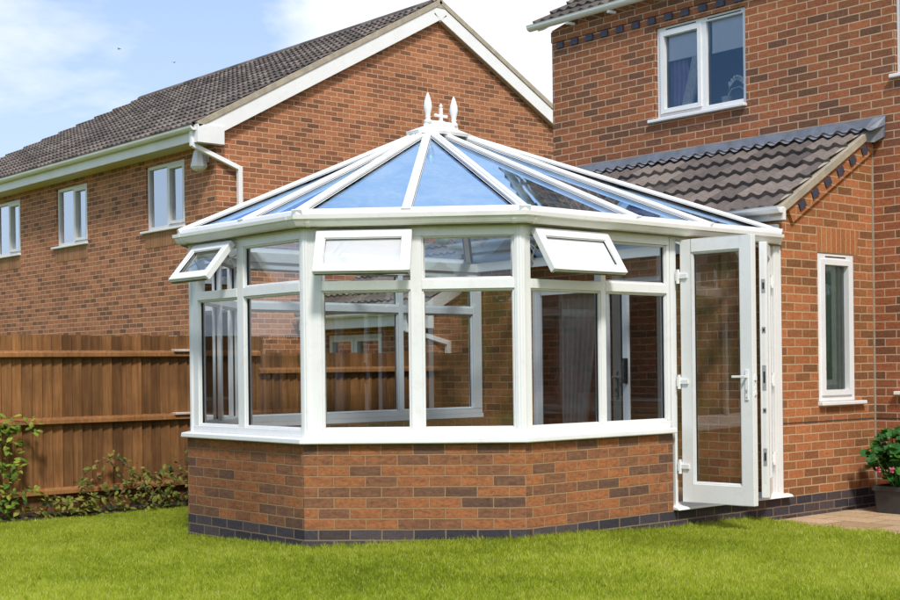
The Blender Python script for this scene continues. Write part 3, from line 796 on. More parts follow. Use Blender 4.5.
# corner posts: moulded half-round columns
def corner_post(c, da, db):
    w = (da+db).normalized()
    mb = MB(); r = .050; n = 14
    ctr = Vector((c.x, c.y))-w*.075
    prof = []
    for i in range(n+1):
        t = -1.15+2.3*i/n
        rr = r*(1.0 if i % 4 else .93)
        prof.append(ctr+w*math.cos(t)*rr+Vector((-w.y, w.x))*math.sin(t)*rr*1.0)
    prof += [ctr-w*.02+Vector((-w.y, w.x))*.05, ctr-w*.02-Vector((-w.y, w.x))*.05]
    i0 = len(mb.v); k = len(prof)
    for z in (.809, ZH):
        for p in prof: mb.v.append((p.x, p.y, z))
    for j in range(k): mb.f.append((i0+j, i0+(j+1) % k, i0+k+(j+1) % k, i0+k+j)); mb.m.append(0); mb.r.append(.5)
    mb.f.append(tuple(range(i0, i0+k))); mb.m.append(0); mb.r.append(.5); mb.f.append(tuple(range(i0+k, i0+2*k))); mb.m.append(0); mb.r.append(.5)
    mb.build('corner_post', 'upvc', cons)
nrm = []
for a, b in zip(PATH[:-1], PATH[1:]):
    d = (b-a).normalized(); nrm.append(Vector((d.y, -d.x)))
for i, c in ((1, C0), (2, C1), (3, C2), (4, C3)): corner_post(c, nrm[i-1], nrm[i])

# eaves beam and gutter
mb = MB(); mb.sweep(PATH, [(-.12, ZH), (-.01, ZH), (.0, ZH+.004), (.004, 2.37), (-.12, 2.37)]); mb.build('eaves_beam', 'gutter', cons)
mb = MB(); mb.sweep(PATH, [(-.005, 2.284), (.03, 2.284), (.032, 2.292), (-.005, 2.30)]); mb.build('gutter_seal', 'olive', cons)
G = [(.006, 2.296), (.04, 2.293), (.062, 2.302), (.074, 2.322), (.078, 2.338), (.092, 2.345), (.094, 2.370), (.086, 2.372), (.082, 2.352), (.066, 2.345), (.05, 2.31), (.012, 2.31), (.012, 2.36), (.006, 2.36)]
mb = MB(); mb.sweep(PATH[:-1]+[Vector((0, -1.50))], G); gt = mb.build('gutter', 'gutter', cons)
for c, w in ((C2, (nrm[2]+nrm[3]).normalized()), (C3, (nrm[3]+nrm[4]).normalized()), (C1, (nrm[1]+nrm[2]).normalized())):
    # union clips each side of the mitre
    k = [C0, C1, C2, C3].index(c)+1
    for a, b in ((PATH[k-1], c), (c, PATH[k+1])):
        d = (b-a).normalized(); q = c-d*.06 if a != c else c+d*.06
        s = MB(); s.sweep([q-d*.014, q+d*.014], [(x+.004 if x > .03 else x, z-.003 if z < 2.33 else z) for x, z in G]); s.build('gutter_union', 'gutter', gt)

# roof
ZE = 2.385
A = Vector((-1.94, -3.66, 3.285)); B = Vector((-1.94, -3.38, 3.285))
ep = MB(); ep.sweep(PATH[:-1]+[Vector((0, -1.48))], [(.03, ZE), (.03, ZE+1)], closed_prof=False)
E = [Vector(v) for v in ep.v[::2]]        # E[0] rear left ... E[5] rear right
E[0].y = -1.48
facets = [((E[5], E[4]), (B, A), [.31, .605]), ((E[4], E[3]), (A, A), [.52]), ((E[3], E[2]), (A, A), [.44]), ((E[2], E[1]), (A, A), [.5]), ((E[1], E[0]), (A, B), [.4, .7]), ((E[0], E[5]), (B, B), [.25, .5, .75])]
barno = 0
def glaze_bar(a, b, up, wide=.064, name='glazing_bar'):
    mb = MB()
    d = (Vector(b)-Vector(a)).normalized()
    mb.bar(a, b, wide*.55, .05, up, 0, -.062)              # inner spar
    mb.bar(a, b, wide+.010, .006, up, 1, -.003)            # gasket
    mb.bar(a, b, wide, .022, up, 0, .0045)                 # cap
    mb.bar(a, b, wide*.45, .012, up, 0, .0266)
    e = Vector(b); mb.bar(e-d*.004, e+d*.014, wide+.006, .05, up, 0, -.012)   # end cap
    return mb.build(name, ['upvc', 'gasket'], cons, bevel=.003)
for (ea, eb), (ta, tb), ts in facets:
    n = (eb-ea).cross(ta-ea).normalized()
    if n.z < 0: n = -n
    low = [ea]+[ea.lerp(eb, t) for t in ts]+[eb]
    high = [ta.lerp(tb, min(1, max(0, (t-.3)/.4))) if ta != tb else ta for t in [0]+ts+[1]]
    for i in range(len(low)-1):
        mb = MB(); pts = [low[i], low[i+1], high[i+1]]
        if (high[i]-high[i+1]).length > 1e-4: pts.append(high[i])
        mb.poly([p-n*.004 for p in pts]); mb.build('roof_pane', 'glass_roof', cons, fixn=False)
    for i in range(1, len(low)-1):
        glaze_bar(high[i], low[i], n)
for e, t in ((E[5], B), (E[4], A), (E[3], A), (E[2], A), (E[1], A), (E[0], B)):
    glaze_bar(t, e, (0, 0, 1), .078, 'hip_bar')
# roof edge trim between the glass and the gutter
mb = MB(); mb.sweep(PATH[:-1]+[Vector((0, -1.48))], [(-.03, 2.371), (.05, 2.371), (.055, 2.378), (.05, 2.405), (.0, 2.424), (-.03, 2.42)]); mb.build('eaves_trim', 'upvc', cons)
# box gutter along the back against the extension
mb = MB(); mb.box(-3.9, -.01, -1.47, -1.425, 2.30, 2.47); mb.box(-3.86, .02, -1.50, -1.47, 2.29, 2.38); mb.build('box_gutter', 'upvc', cons)
# ridge boss, cresting and finials
mb = MB()
def star(r0, y0, y1, z, k):
    r0 *= .62; y0 = -3.52+(y0+3.52)*.82; y1 = -3.52+(y1+3.52)*.82; z -= .012
    return [(-1.94+x, y, z) for x, y in ((-r0*.5, y0), (r0*.5, y0), (r0, (y0*.7+y1*.3)), (r0, (y0*.3+y1*.7)), (r0*.5, y1), (-r0*.5, y1), (-r0, (y0*.3+y1*.7)), (-r0, (y0*.7+y1*.3)))]
lay = [star(.26, -3.90, -3.12, 3.262, 0), star(.27, -3.91, -3.11, 3.288, 0), star(.15, -3.80, -3.24, 3.325, 0), star(.055, -3.74, -3.30, 3.345, 0), star(.05, -3.73, -3.31, 3.395, 0)]
i0 = 0
for l in lay: mb.v += l
for q in range(len(lay)-1):
    for j in range(8): mb.f.append((q*8+j, q*8+(j+1) % 8, q*8+8+(j+1) % 8, q*8+8+j)); mb.m.append(0); mb.r.append(.5)
mb.f += [tuple(range(8)), tuple(range(32, 40))]; mb.m += [0, 0]; mb.r += [.5, .5]
mb.build('ridge_cap', 'upvc', cons)
for y in (-3.665, -3.375):
    mb = MB(); mb.lathe([(.034, 0), (.034, .02), (.022, .03), (.019, .04), (.027, .05), (.019, .062), (.024, .08), (.033, .115), (.036, .14), (.032, .175), (.022, .21), (.012, .24), (.003, .258)], (-1.94, y, 3.360), 16)
    mb.build('finial', 'upvc', cons, smooth=True)
mb = MB()
Z0 = len(mb.v)
mb.box(-1.955, -1.925, -3.555, -3.485, 3.393, 3.42)
mb.box(-1.952, -1.928, -3.532, -3.508, 3.42, 3.53); mb.box(-1.950, -1.930, -3.58, -3.46, 3.452, 3.474)
for s in (-1, 1):
    mb.lathe([(.008, -.014), (.017, 0), (.008, .014)], (-1.94, -3.52+s*.06, 3.463), 10)
mb.lathe([(.008, 0), (.018, .016), (.004, .04)], (-1.94, -3.52, 3.528), 10)
mb.v = [(a, b, c-.028) for a, b, c in mb.v]
mb.build('cresting', 'upvc', cons, bevel=.003)

# french doors on the right-hand side
ZD0, ZD1 = .225, 2.262
mb = MB()
F0 = Fr((0, 0, 0), (0, 1, 0), (1, 0, 0))
F0.box(mb, -2.815, -2.765, .19, ZH, -.10, -.03); F0.box(mb, -1.575, -1.53, .19, ZH, -.10, -.02); F0.box(mb, -1.529, -1.425, .19, ZH, -.085, .004); F0.box(mb, -1.505, -1.485, .215, ZH-.01, .0045, .010)
F0.box(mb, -2.765, -1.575, ZD1+.004, ZH, -.10, -.03)
F0.box(mb, -2.83, -2.8155, .808, ZH, -.095, -.032)
F0.box(mb, -2.83, -2.816, .19, .806, -.095, .001)
F0.box(mb, -2.7645, -2.755, .215, ZD1, -.10, -.05, 1); F0.box(mb, -1.585, -1.5755, .215, ZD1, -.10, -.05, 1)
mb.build('door_frame', ['upvc', 'gasket'], cons, bevel=.003)
mb = MB(); mb.hexa([(-.1, -2.865, .166), (.062, -2.865, .166), (.062, -1.36, .166), (-.1, -1.36, .166), (-.1, -2.865, .213), (.045, -2.865, .186), (.045, -1.36, .186), (-.1, -1.36, .213)])
mb.build('threshold', 'upvc', cons, bevel=.004)

def door_leaf(hinge, deg, sgn, W):
    """leaf hinged at 'hinge', closed along sgn*Y, swung outward by deg"""
    a = math.radians(deg); u = Vector((math.sin(a), sgn*math.cos(a), 0)); n = Vector((math.cos(a), -sgn*math.sin(a), 0))
    F = Fr(hinge, u, n); mb = MB(); st = .10; T0, T1 = -.062, 0
    F.ring(mb, 0, W, ZD0, ZD1, st, T0, T1)
    F.box(mb, st, W-st, ZD0+st, ZD0+.145, T0, T1)
    F.ring(mb, st, W-st, ZD0+.145, ZD1-st, .012, T0+.01, T1-.01)
    F.ring(mb, st+.0121, W-st-.0121, ZD0+.1571, ZD1-st-.0121, .006, T0+.02, T1-.022, 1)
    o = mb.build('door', ['upvc', 'gasket'], cons, bevel=.003)
    p = MB(); F.rect(p, st+.01, W-st-.01, ZD0+.155, ZD1-st-.01, -.03); p.build('pane', 'glass', o, fixn=False)
    return F, o
FD, door = door_leaf((.012, -2.765, 0), 84, 1, .63)
for z in (.50, 1.16, 1.98):
    s = MB(); FD.box(s, -.03, .0, z-.035, z+.035, -.01, .022); FD.box(s, -.002, .07, z-.018, z+.018, .001, .016)
    s.tube([FD.p(-.012, z-.055, .012), FD.p(-.012, z+.055, .012)], .0135, 10); s.build('hinge', 'upvc', door, bevel=.002)
s = MB(); FD.box(s, .568, .598, 1.02, 1.25, .0005, .010); FD.box(s, .475, .592, 1.188, 1.206, .034, .048); FD.box(s, .575, .592, 1.188, 1.206, .01, .034); s.build('handle', 'upvc', door, bevel=.003)
s = MB(); FD.box(s, .577, .589, 1.075, 1.10, .0102, .0122); s.build('keyhole', 'metal', door)
s = MB(); FD.box(s, .578, .588, 1.035, 1.045, .0102, .0122); s.build('screw', 'metal', door)
s = MB(); FD.box(s, .6301, .635, 1.05, 1.12, -.045, -.02); FD.box(s, .63, .643, 1.17, 1.205, -.04, -.022); FD.box(s, .63, .643, 1.06, 1.08, -.04, -.022); s.build('latch', 'upvc', door)
FD2, door2 = door_leaf((.012, -1.585, 0), 33, -1, .60)
s = MB(); FD2.box(s, .6001, .6015, .34, 2.20, -.042, -.020); s.build('lock_strip', 'upvc_old', door2)
for z, h in ((1.91, .11), (1.56, .05), (1.18, .20), (.92, .04), (.55, .14)):
    s = MB(); FD2.box(s, .6016, .6035, z-h/2, z+h/2, -.045, -.017, 1); FD2.box(s, .6036, .606, z-h*.2, z+h*.25, -.038, -.024, 0); s.build('lock_plate', ['black', 'metal'], door2)
for z in (.50, 1.16, 1.98):
    s = MB(); s.tube([FD2.p(-.012, z-.055, .012), FD2.p(-.012, z+.055, .012)], .0135, 10); FD2.box(s, -.03, .0, z-.035, z+.035, -.01, .022); s.build('hinge', 'upvc', door2)

# pendant lamp under the roof boss
pl = thing('pendant_lamp', 'round frosted globe lamp hanging inside below the glass roof peak', 'lamp', (-1.94, -3.52, 3.2))
mb = MB(); mb.lathe([(.012, 0), (.035, .03), (.04, .08), (.02, .12)], (-1.94, -3.52, 3.12), 12); mb.build('ceiling_rose', 'upvc', pl, smooth=True)
mb = MB(); mb.tube([(-1.94, -3.52, 2.46), (-1.94, -3.52, 3.13)], .005); mb.build('cord', 'upvc', pl)
mb = MB(); mb.lathe([(.005+.06*math.sin(math.pi*i/12), -.065*math.cos(math.pi*i/12)) for i in range(13)], (-1.94, -3.52, 2.40), 18); mb.build('globe', 'lamp', pl, smooth=True)

# ------------------------------------------------------------------ neighbour's house
XN, YN = -9.75, -1.0
nb = thing('neighbour_house', 'two storey brick neighbour house with a brown tiled gable roof behind the fence', 'house', (XN, YN, 0))
FNf = Fr((0, YN, 0), (1, 0, 0), (0, -1, 0)); FNg = Fr((XN, 0, 0), (0, 1, 0), (1, 0, 0))
wins = [(-11.80, -10.63), (-14.95, -13.78), (-17.60, -16.43)]
mb = MB()
wall_face(mb, FNf, -26, XN, -.1, 4.56, [(a, b, 3.42, 4.40) for a, b in wins], m=0)
mb.build('wall', 'brick_near', nb, fixn=False)
mb = MB(); yc = 3.13
mb.poly([FNg.p(YN, -.1), FNg.p(2*yc-YN, -.1), FNg.p(2*yc-YN, 4.6), FNg.p(yc, 6.93), FNg.p(YN, 4.6)])
mb.build('gable_wall', 'brick_near', nb, fixn=False)
for a, b in wins:
    o = casement(FNf, a, b, 3.42, 4.40, nb, mull=((a+b)/2+.03,), sash=(False, True), sill=(.12, .02), trickle=False)
    room(FNf, a, b, 3.42, 4.40, .1, 1.2, 'dark_in', nb)
    mb = MB(); FNf.box(mb, a-.03, b+.01, 3.16, 3.375, -.03, .006); mb.build('window_apron', 'soldier_tan', nb, uv=('soldier', 3.155))
# roof
pit = math.atan2(7.16-4.70, yc+1.36); So = Vector((0, math.cos(pit), math.sin(pit))); Sb = Vector((0, -math.cos(pit), math.sin(pit)))
SLP = (yc+1.38)/math.cos(pit)
XR = XN+.07; XL = -23.6; XH = -19.2
o_, U_ = (XL, -1.40, 4.70), (1, 0, 0); L_ = XR-XL
mb = MB(); tile_roof(mb, o_, U_, So, L_, SLP, amp=.03, step=.035, per=6, lo=lambda s: s*math.cos(pit)*(XH-XL)/(yc+1.38))
finish_tiles(mb, 'roof', 'tile_brown', nb, o_, U_, So)
mb = MB(); mb.poly([(XR, -1.36, 4.68), (XR, yc, 4.68+SLP*math.sin(pit)), (XH, yc, 4.68+SLP*math.sin(pit)), (XL+.1, -1.36, 4.68)]); mb.poly([(XR, 2*yc+1.36, 4.68), (XR, yc, 4.69+SLP*math.sin(pit)), (XH, yc, 4.69+SLP*math.sin(pit)), (XL, 2*yc+1.36, 4.68)]); mb.poly([(XL+.1, -1.36, 4.68), (XH, yc, 4.67+SLP*math.sin(pit)), (XL+.1, 2*yc+1.36, 4.68)]); mb.build('roof_deck', 'tile_brown', nb, fixn=False)
mb = MB(); zr = 4.70+SLP*math.sin(pit)
for k in range(24):
    x0 = XR-.10-.41*k; mb.tube([(x0, yc, zr-.03), (x0-.40, yc, zr-.03)], .105, 12)
mb.build('ridge_tile', 'tile_brown', nb)
mb = MB(); mb.hexa([(XR-.02, yc-.09, zr-.10), (XR+.045, yc-.09, zr-.10), (XR+.045, yc+.09, zr-.10), (XR-.02, yc+.09, zr-.10), (XR-.12, yc-.03, zr+.055), (XR+.045, yc-.03, zr+.055), (XR+.045, yc+.03, zr+.055), (XR-.12, yc+.03, zr+.055)]); mb.build('ridge_end', 'mortar', nb)
mb = MB(); mb.poly([(XR+.036, yc-.16, zr-.16), (XR+.036, yc, zr-.30), (XR+.036, yc+.16, zr-.16), (XR+.036, yc, zr-.02)]); mb.poly([(XR+.02, yc-.2, zr-.2), (XR+.02, yc, zr-.32), (XR+.02, yc+.2, zr-.2), (XR+.02, yc, zr-.02)]); mb.build('apex_plate', 'upvc', nb, fixn=False)
# verge, bargeboards, boxed end, fascia, gutter, soffit
def nrake(mb, s0, s1, h0, h1, x0, x1, back=False):
    o = Vector((0, -1.36, 4.70)) if not back else Vector((0, 2*yc+1.36, 4.70)); S = So if not back else Sb
    Nn = Vector((0, -S.z, S.y)) if not back else Vector((0, S.z, -S.y)) * -1
    if Nn.z < 0: Nn = -Nn
    P = lambda s, h, x: o+S*s+Nn*h+Vector((x, 0, 0))
    mb.hexa([P(s0, h0, x1), P(s1, h0, x1), P(s1, h0, x0), P(s0, h0, x0), P(s0, h1, x1), P(s1, h1, x1), P(s1, h1, x0), P(s0, h1, x0)])
for back in (False, True):
    mb = MB(); nrake(mb, .02 if not back else 0, SLP-.002, -.03, .045, XR-.02, XR+.05, back); mb.build('verge_mortar', 'mortar', nb)
    mb = MB(); nrake(mb, .10, SLP-.004, -.245, -.034, XR+.008, XR+.034, back); mb.build('bargeboard', 'upvc', nb, bevel=.003)
    mb = MB(); nrake(mb, .3, SLP-.15, -.245, -.225, XN+.002, XR+.006, back); mb.build('soffit', 'soffit', nb)
for y0, y1 in ((-1.36, -.93), (2*yc+.93, 2*yc+1.36)):
    mb = MB(); mb.box(XN+.002, XR+.05, y0, y1, 4.47, 4.72); mb.build('boxed_eaves', 'upvc', nb)
mb = MB(); mb.box(XL+.2, XR, -1.335, -1.31, 4.50, 4.655); mb.build('fascia', 'upvc_old', nb)
mb = MB(); mb.box(XL+.2, XN, -1.309, YN-.001, 4.50, 4.515); mb.build('soffit', 'soffit', nb)
mb = MB(); FNx = Fr((0, YN, 0), (1, 0, 0), (0, -1, 0)); half_round(mb, FNx, XL+.2, XR+.01, 4.69, .395, r=.056); mb.build('gutter', 'upvc_old', nb)
mb = MB(); xg = XR-.09
mb.bar((xg, -1.395, 4.66), (xg, -1.395, 4.42), .066, .066, (0, 1, 0)); mb.bar((xg+.0, -1.36, 4.44), (XN+.075, -.66, 4.16), .066, .066, (1, 0, 0), lift=-.033); mb.bar((XN+.075, -.66, 4.19), (XN+.075, -.66, 0), .068, .068, (1, 0, 0), lift=-.034)
for z in (3.6, 2.4): mb.box(XN+.002, XN+.12, -.71, -.61, z, z+.03)
mb.build('downpipe', 'upvc', nb, bevel=.006)
# security light under the eaves
al = thing('security_light', 'white wall light with faceted hood under the neighbour house eaves', 'wall light', (-9.98, YN-.1, 4.2))
mb = MB(); FNf.box(mb, -10.03, -9.93, 4.25, 4.39, .0, .03)
mb.build('bracket', 'upvc_old', al, bevel=.004)
mb = MB(); mb.lathe([(.05, .22), (.075, .20), (.11, .05), (.125, -.02), (.09, -.06), (.05, -.08)], (-9.98, YN-.14, 4.20), 8); mb.build('lamp_hood', 'upvc_old', al)

# ------------------------------------------------------------------ neighbour's garage
ga = thing('garage', 'low brick garage with a tiled roof and white fascia seen through the conservatory glass', 'garage', (-8.3, .6, 0))
YG, XG = .6, -7.05
FG = Fr((0, YG, 0), (1, 0, 0), (0, -1, 0))
mb = MB(); wall_face(mb, FG, -9.74, XG, -.05, 1.98, [(-9.35, -8.05, .95, 1.78)]); mb.poly([(XG, YG, -.05), (XG, YG+4, -.05), (XG, YG+4, 1.98), (XG, YG+2, 3.05), (XG, YG, 1.98)]); mb.build('wall', 'brick_near', ga, fixn=False)
casement(FG, -9.35, -8.05, .95, 1.78, ga, mull=(-8.72,), sash=(True, True), sill=(.05, .05), trickle=False)
room(FG, -9.35, -8.05, .95, 1.78, .1, 1.2, 'dark_in', ga, grow=.1)
Sg = Vector((0, 2.3, 1.2)).normalized(); o_ = (-9.74, YG-.28, 2.05)
mb = MB(); tile_roof(mb, o_, (1, 0, 0), Sg, -XG*-1+9.74+.06, 2.55, amp=.03, step=.035); finish_tiles(mb, 'roof', 'tile_grey', ga, o_, (1, 0, 0), Sg)
mb = MB(); mb.poly([(XG+.06, YG-.28, 2.05), (XG+.06, YG+1.99, 3.24), (-9.74, YG+1.99, 3.24), (-9.74, YG-.28, 2.05)]); mb.poly([(XG+.06, YG+4.28, 2.05), (XG+.06, YG+2, 3.25), (-9.74, YG+2, 3.25), (-9.74, YG+4.28, 2.05)]); mb.build('roof_deck', 'tile_grey', ga, fixn=False)
mb = MB(); FG.box(mb, -9.7, XG+.03, 1.86, 2.04, .23, .255); mb.build('fascia', 'upvc', ga)
mb = MB(); FG.box(mb, -9.7, XG, 1.86, 1.875, .001, .229); mb.build('soffit', 'soffit', ga)
mb = MB(); half_round(mb, FG, -9.7, XG+.05, 2.05, .315, r=.05); mb.build('gutter', 'upvc', ga)
mb = MB(); mb.box(XG+.036, XG+.056, YG-.3, YG+.06, 1.82, 2.06); mb.build('boxed_eaves', 'upvc', ga)
mb = MB(); mb.bar((XG+.05, YG-.26, 2.06), (XG+.05, YG+2, 3.26), .025, .17, (0, 0, 1), lift=-.17); mb.build('bargeboard', 'upvc', ga)
mb = MB(); mb.bar((XG-.1, YG-.315, 2.0), (XG-.1, YG-.315, 1.78), .066, .066, (0, 1, 0)); mb.bar((XG-.1, YG-.3, 1.80), (XG+.06, YG+.3, 1.62), .066, .066, (1, 0, 0), lift=-.033); mb.bar((XG+.06, YG+.3, 1.65), (XG+.06, YG+.3, 0), .066, .066, (1, 0, 0), lift=-.033); mb.build('downpipe', 'upvc', ga, bevel=.005)

# ------------------------------------------------------------------ fence
fe = thing('garden_fence', 'brown stained feather edge timber fence with three rails left of the conservatory', 'fence', (-5.0, -5, 0))
def run(y0, y1, top, rails):
    mb = MB(); y = y0
    while y < y1-.02:
        w = .098+random.uniform(-.006, .008); t = top+random.uniform(-.006, .006); r = random.random(); j = random.uniform(-.003, .003)
        x = -5.0
        # tapered feather-edge board, thick edge lapping the next one
        mb.hexa([(x-.006, y, .13), (x+.008+j, y, .13), (x+.030+j, y+w-.011, .13), (x+.008, y+w-.011, .13), (x-.006, y, t), (x+.008+j, y, t), (x+.030+j, y+w-.011, t), (x+.008, y+w-.011, t)], 0, r)
        y += w
    mb.box(-5.03, -5.012, y0, y1, .13, top-.03, 1, 0.)  # dark sheet painting the shade into the board gaps
    mb.build('board_panel', ['timber', 'shade_wood'], fe, uv=None)
    for z in rails:
        s = MB(); s.hexa([(-4.983, y0, z-.04), (-4.925, y0, z-.028), (-4.925, y1, z-.028), (-4.983, y1, z-.04), (-4.983, y0, z+.035), (-4.93, y0, z+.012), (-4.93, y1, z+.012), (-4.983, y1, z+.035)], 0, .95)
        s.build('rail', 'timber', fe, uv=None, bevel=.004)
    s = MB(); s.box(-5.005, -4.98, y0, y1, -.06, .129, 0, .15); s.build('gravel_board', 'timber', fe, uv=None)
run(-10.2, -3.42, 1.635, (1.46, .845, .20)); run(-3.42, 3.5, 1.46, (1.28, .70, .20))
for y in (-9.6, -7.6, -3.42, -1.4, .6):
    s = MB(); s.box(-5.12, -5.02, y-.05, y+.05, -.1, 1.64 if y < -3 else 1.48, 0, .4); s.build('post', 'timber', fe, uv=None, bevel=.005)
# sunlit patch on the rail ends, put into colour as pale strips
s = MB(); s.box(-4.985, -4.905, -4.42, -4.05, 1.478, 1.503); s.box(-4.985, -4.905, -4.42, -4.05, .862, .885); s.build('sunlit_strip', 'sunlit_wood', fe, bevel=.003)

# ------------------------------------------------------------------ plants
def leaf(mb, c, d, up, size, r, wid=.55, lobes=0):
    d = Vector(d).normalized(); up = Vector(up); sd = d.cross(up)
    if sd.length < 1e-3: sd = d.cross(Vector((1, 0, 0)))
    sd.normalize(); n = sd.cross(d)
    c = Vector(c); L = size; W = size*wid
    pts = [c, c+d*L*.25+sd*W*.42-n*L*.04, c+d*L*.6+sd*W*.5-n*L*.08, c+d*L-n*L*.2, c+d*L*.6-sd*W*.5-n*L*.08, c+d*L*.25-sd*W*.42-n*L*.04]
    mid = c+d*L*.5+n*L*.05
    i = len(mb.v); mb.v += [tuple(p) for p in pts]+[tuple(mid)]
    for k in range(6): mb.f.append((i+k, i+(k+1) % 6, i+6)); mb.m.append(0); mb.r.append(r)
def rv(a=1): return Vector((random.gauss(0, a), random.gauss(0, a), random.gauss(0, a)))
def vine(name, label, strands, mat, size, dens, cat='climbing plant', bias=.45):
    t = thing(name, label, cat, strands[0][0])
    ms = MB(); ml = MB()
    for st in strands:
        P = [Vector(p) for p in st]; sm = []
        for a, b in zip(P[:-1], P[1:]):
            k = max(2, int((b-a).length/.05))
            sm += [a.lerp(b, i/k)+rv(.008) for i in range(k)]
        sm.append(P[-1]); ms.tube(sm, [.007*(1-.6*i/len(sm)) for i in range(len(sm))], 5)
        for p in sm:
            for _ in range(dens):
                if random.random() < .25: continue
                c = p+Vector((abs(random.gauss(0, .045)), random.gauss(0, .05), random.gauss(0, .05)))
                d = Vector((random.uniform(.1, 1), random.uniform(-1, 1), random.uniform(-.9, .4)))
                leaf(ml, c, d, Vector((random.uniform(.2, 1), 0, 1)), size*random.uniform(.5, 1.3), min(1, max(0, random.gauss(bias, .27))))
    ms.build('stem', 'stem', t, uv=None); ml.build('foliage', mat, t, uv=None, fixn=False)
X5 = -4.87
vine('climbing_plant', 'leafy green creeper climbing the fence at its left end', [
    [(X5, -6.35, 0), (X5, -6.25, .4), (X5, -6.22, .75), (X5, -6.12, .88), (X5+.02, -5.98, .86), (X5+.03, -5.88, .78)],
    [(X5, -6.3, 0), (X5+.05, -6.15, .3), (X5, -6.08, .55), (X5, -6.1, .8)], [(X5, -6.5, 0), (X5, -6.4, .5), (X5, -6.3, .9)],
    [(X5+.05, -6.2, .03), (X5+.08, -6.05, .2), (X5+.06, -5.95, .25)]], 'leaf_green', .075, 6, bias=.5)
vine('climbing_plant', 'straggling yellowish creeper arching along the fence foot', [
    [(X5+.06, -6.0, .05), (X5+.08, -5.7, .14), (X5+.06, -5.5, .10), (X5+.05, -5.3, .12)], [(X5+.08, -5.85, .0), (X5+.1, -5.75, .18), (X5+.08, -5.6, .12)],
    [(X5, -5.45, .22), (X5, -5.38, .36), (X5, -5.25, .47), (X5, -5.12, .50), (X5, -5.02, .44), (X5, -4.9, .33), (X5, -4.75, .28)],
    [(X5+.07, -5.5, .0), (X5+.08, -5.35, .15), (X5+.07, -5.2, .12), (X5+.06, -5.1, .2)], [(X5+.1, -5.7, .0), (X5+.12, -5.5, .06), (X5+.1, -5.3, .05)]], 'leaf_mixed', .066, 6, bias=.55)
vine('shrub', 'low bushy shrub with reddish leaf tips beside the conservatory wall', [
    [(X5+.08, -5.2, 0), (X5+.08, -5.05, .2), (X5+.06, -4.95, .36)], [(X5+.1, -5.0, 0), (X5+.1, -4.9, .15), (X5+.08, -4.75, .25)], [(X5+.1, -4.85, 0), (X5+.1, -4.7, .18), (X5+.06, -4.6, .25)],
    [(X5+.12, -4.7, 0), (X5+.1, -4.55, .2), (X5+.08, -4.45, .35), (X5+.05, -4.38, .5), (X5+.04, -4.3, .6)], [(X5+.1, -4.6, 0), (X5+.12, -4.4, .12), (X5+.1, -4.3, .25), (X5+.08, -4.2, .4)],
    [(X5+.14, -4.9, 0), (X5+.16, -4.75, .08), (X5+.15, -4.55, .1), (X5+.15, -4.4, .06)], [(X5+.06, -4.9, .2), (X5+.06, -4.7, .3), (X5+.05, -4.5, .34), (X5+.04, -4.3, .3)]], 'leaf_mixed', .066, 6, 'shrub', bias=.45)

# unseen greenery added behind the camera to darken reflections in the panes
hd = rng.random((9000, 6)); mb = MB()
for a in hd:
    if a[5] < .55: c = Vector((-24+50*a[0], -27+1.6*a[1], 3.5*a[2]**.8+.3*math.sin(a[0]*40)))
    else: c = Vector((26+1.6*a[1], -27+33*a[0], 3.5*a[2]**.8+.3*math.sin(a[0]*30)))
    leaf(mb, c, Vector((a[3]-.5, a[4]-.5, a[1]-.6)), Vector((a[4]-.5, -.5, .7)), .55, a[2]*.6, .7)
mb.poly([(-24, -26.2, -.03), (26.8, -26.2, -.03), (26.8, -26.2, 2.9), (-24, -26.2, 2.9)], 0, .05); mb.poly([(26.8, -26.2, -.03), (26.8, 6, -.03), (26.8, 6, 2.9), (26.8, -26.2, 2.9)], 0, .05)
tag(mb.build('added_hedge', 'leaf_added_hedge', None, uv=None, fixn=False), 'unseen row of dark leaves, added to darken reflections in the conservatory glass', 'added_hedge', kind='stuff')

# potted geranium in the corner
pp = thing('potted_plant', 'green geranium with pink flowers in a dark grey planter on the patio', 'potted plant', (.42, -.32, -.03))
mb = MB()
def ringsq(a, z, r=.03):
    pts = []
    for sx, sy in ((1, -1), (1, 1), (-1, 1), (-1, -1)):
        for t in range(4):
            th = {(1, -1): -90, (1, 1): 0, (-1, 1): 90, (-1, -1): 180}[(sx, sy)]+30*t
            pts.append((.44+sx*(a-r)+r*math.cos(math.radians(th)), -.34+sy*(a*.9-r)+r*math.sin(math.radians(th)), z))
    return pts
lay = [ringsq(.155, -.03), ringsq(.17, .17), ringsq(.185, .172), ringsq(.188, .215), ringsq(.168, .215), ringsq(.165, .17)]
for l in lay: mb.v += l
for q in range(len(lay)-1):
    for j in range(16): mb.f.append((q*16+j, q*16+(j+1) % 16, q*16+16+(j+1) % 16, q*16+16+j)); mb.m.append(0); mb.r.append(.5)
mb.f.append(tuple(range(16))); mb.m.append(0); mb.r.append(.5)
mb.build('pot', 'pot', pp)
mb = MB(); mb.poly([(p[0], p[1], .19) for p in ringsq(.166, .19)]); mb.build('soil', 'soil', pp, fixn=False)
ms = MB(); ml = MB(); mf = MB()
def round_leaf(mb, c, nrm_, size, r):
    nrm_ = Vector(nrm_).normalized(); a = nrm_.cross(Vector((.3, .5, .8))).normalized(); b = nrm_.cross(a); i = len(mb.v); k = 14
    c = Vector(c)
    for j in range(k):
        t = 2*math.pi*j/k; rr = size*(.5+.07*(j % 2))*(0.55 if j == 0 else 1)
        mb.v.append(tuple(c+a*math.cos(t)*rr+b*math.sin(t)*rr+nrm_*size*.08*math.sin(t*3)))
    mb.v.append(tuple(c-nrm_*size*.06))
    for j in range(k): mb.f.append((i+j, i+(j+1) % k, i+k)); mb.m.append(0); mb.r.append(r)
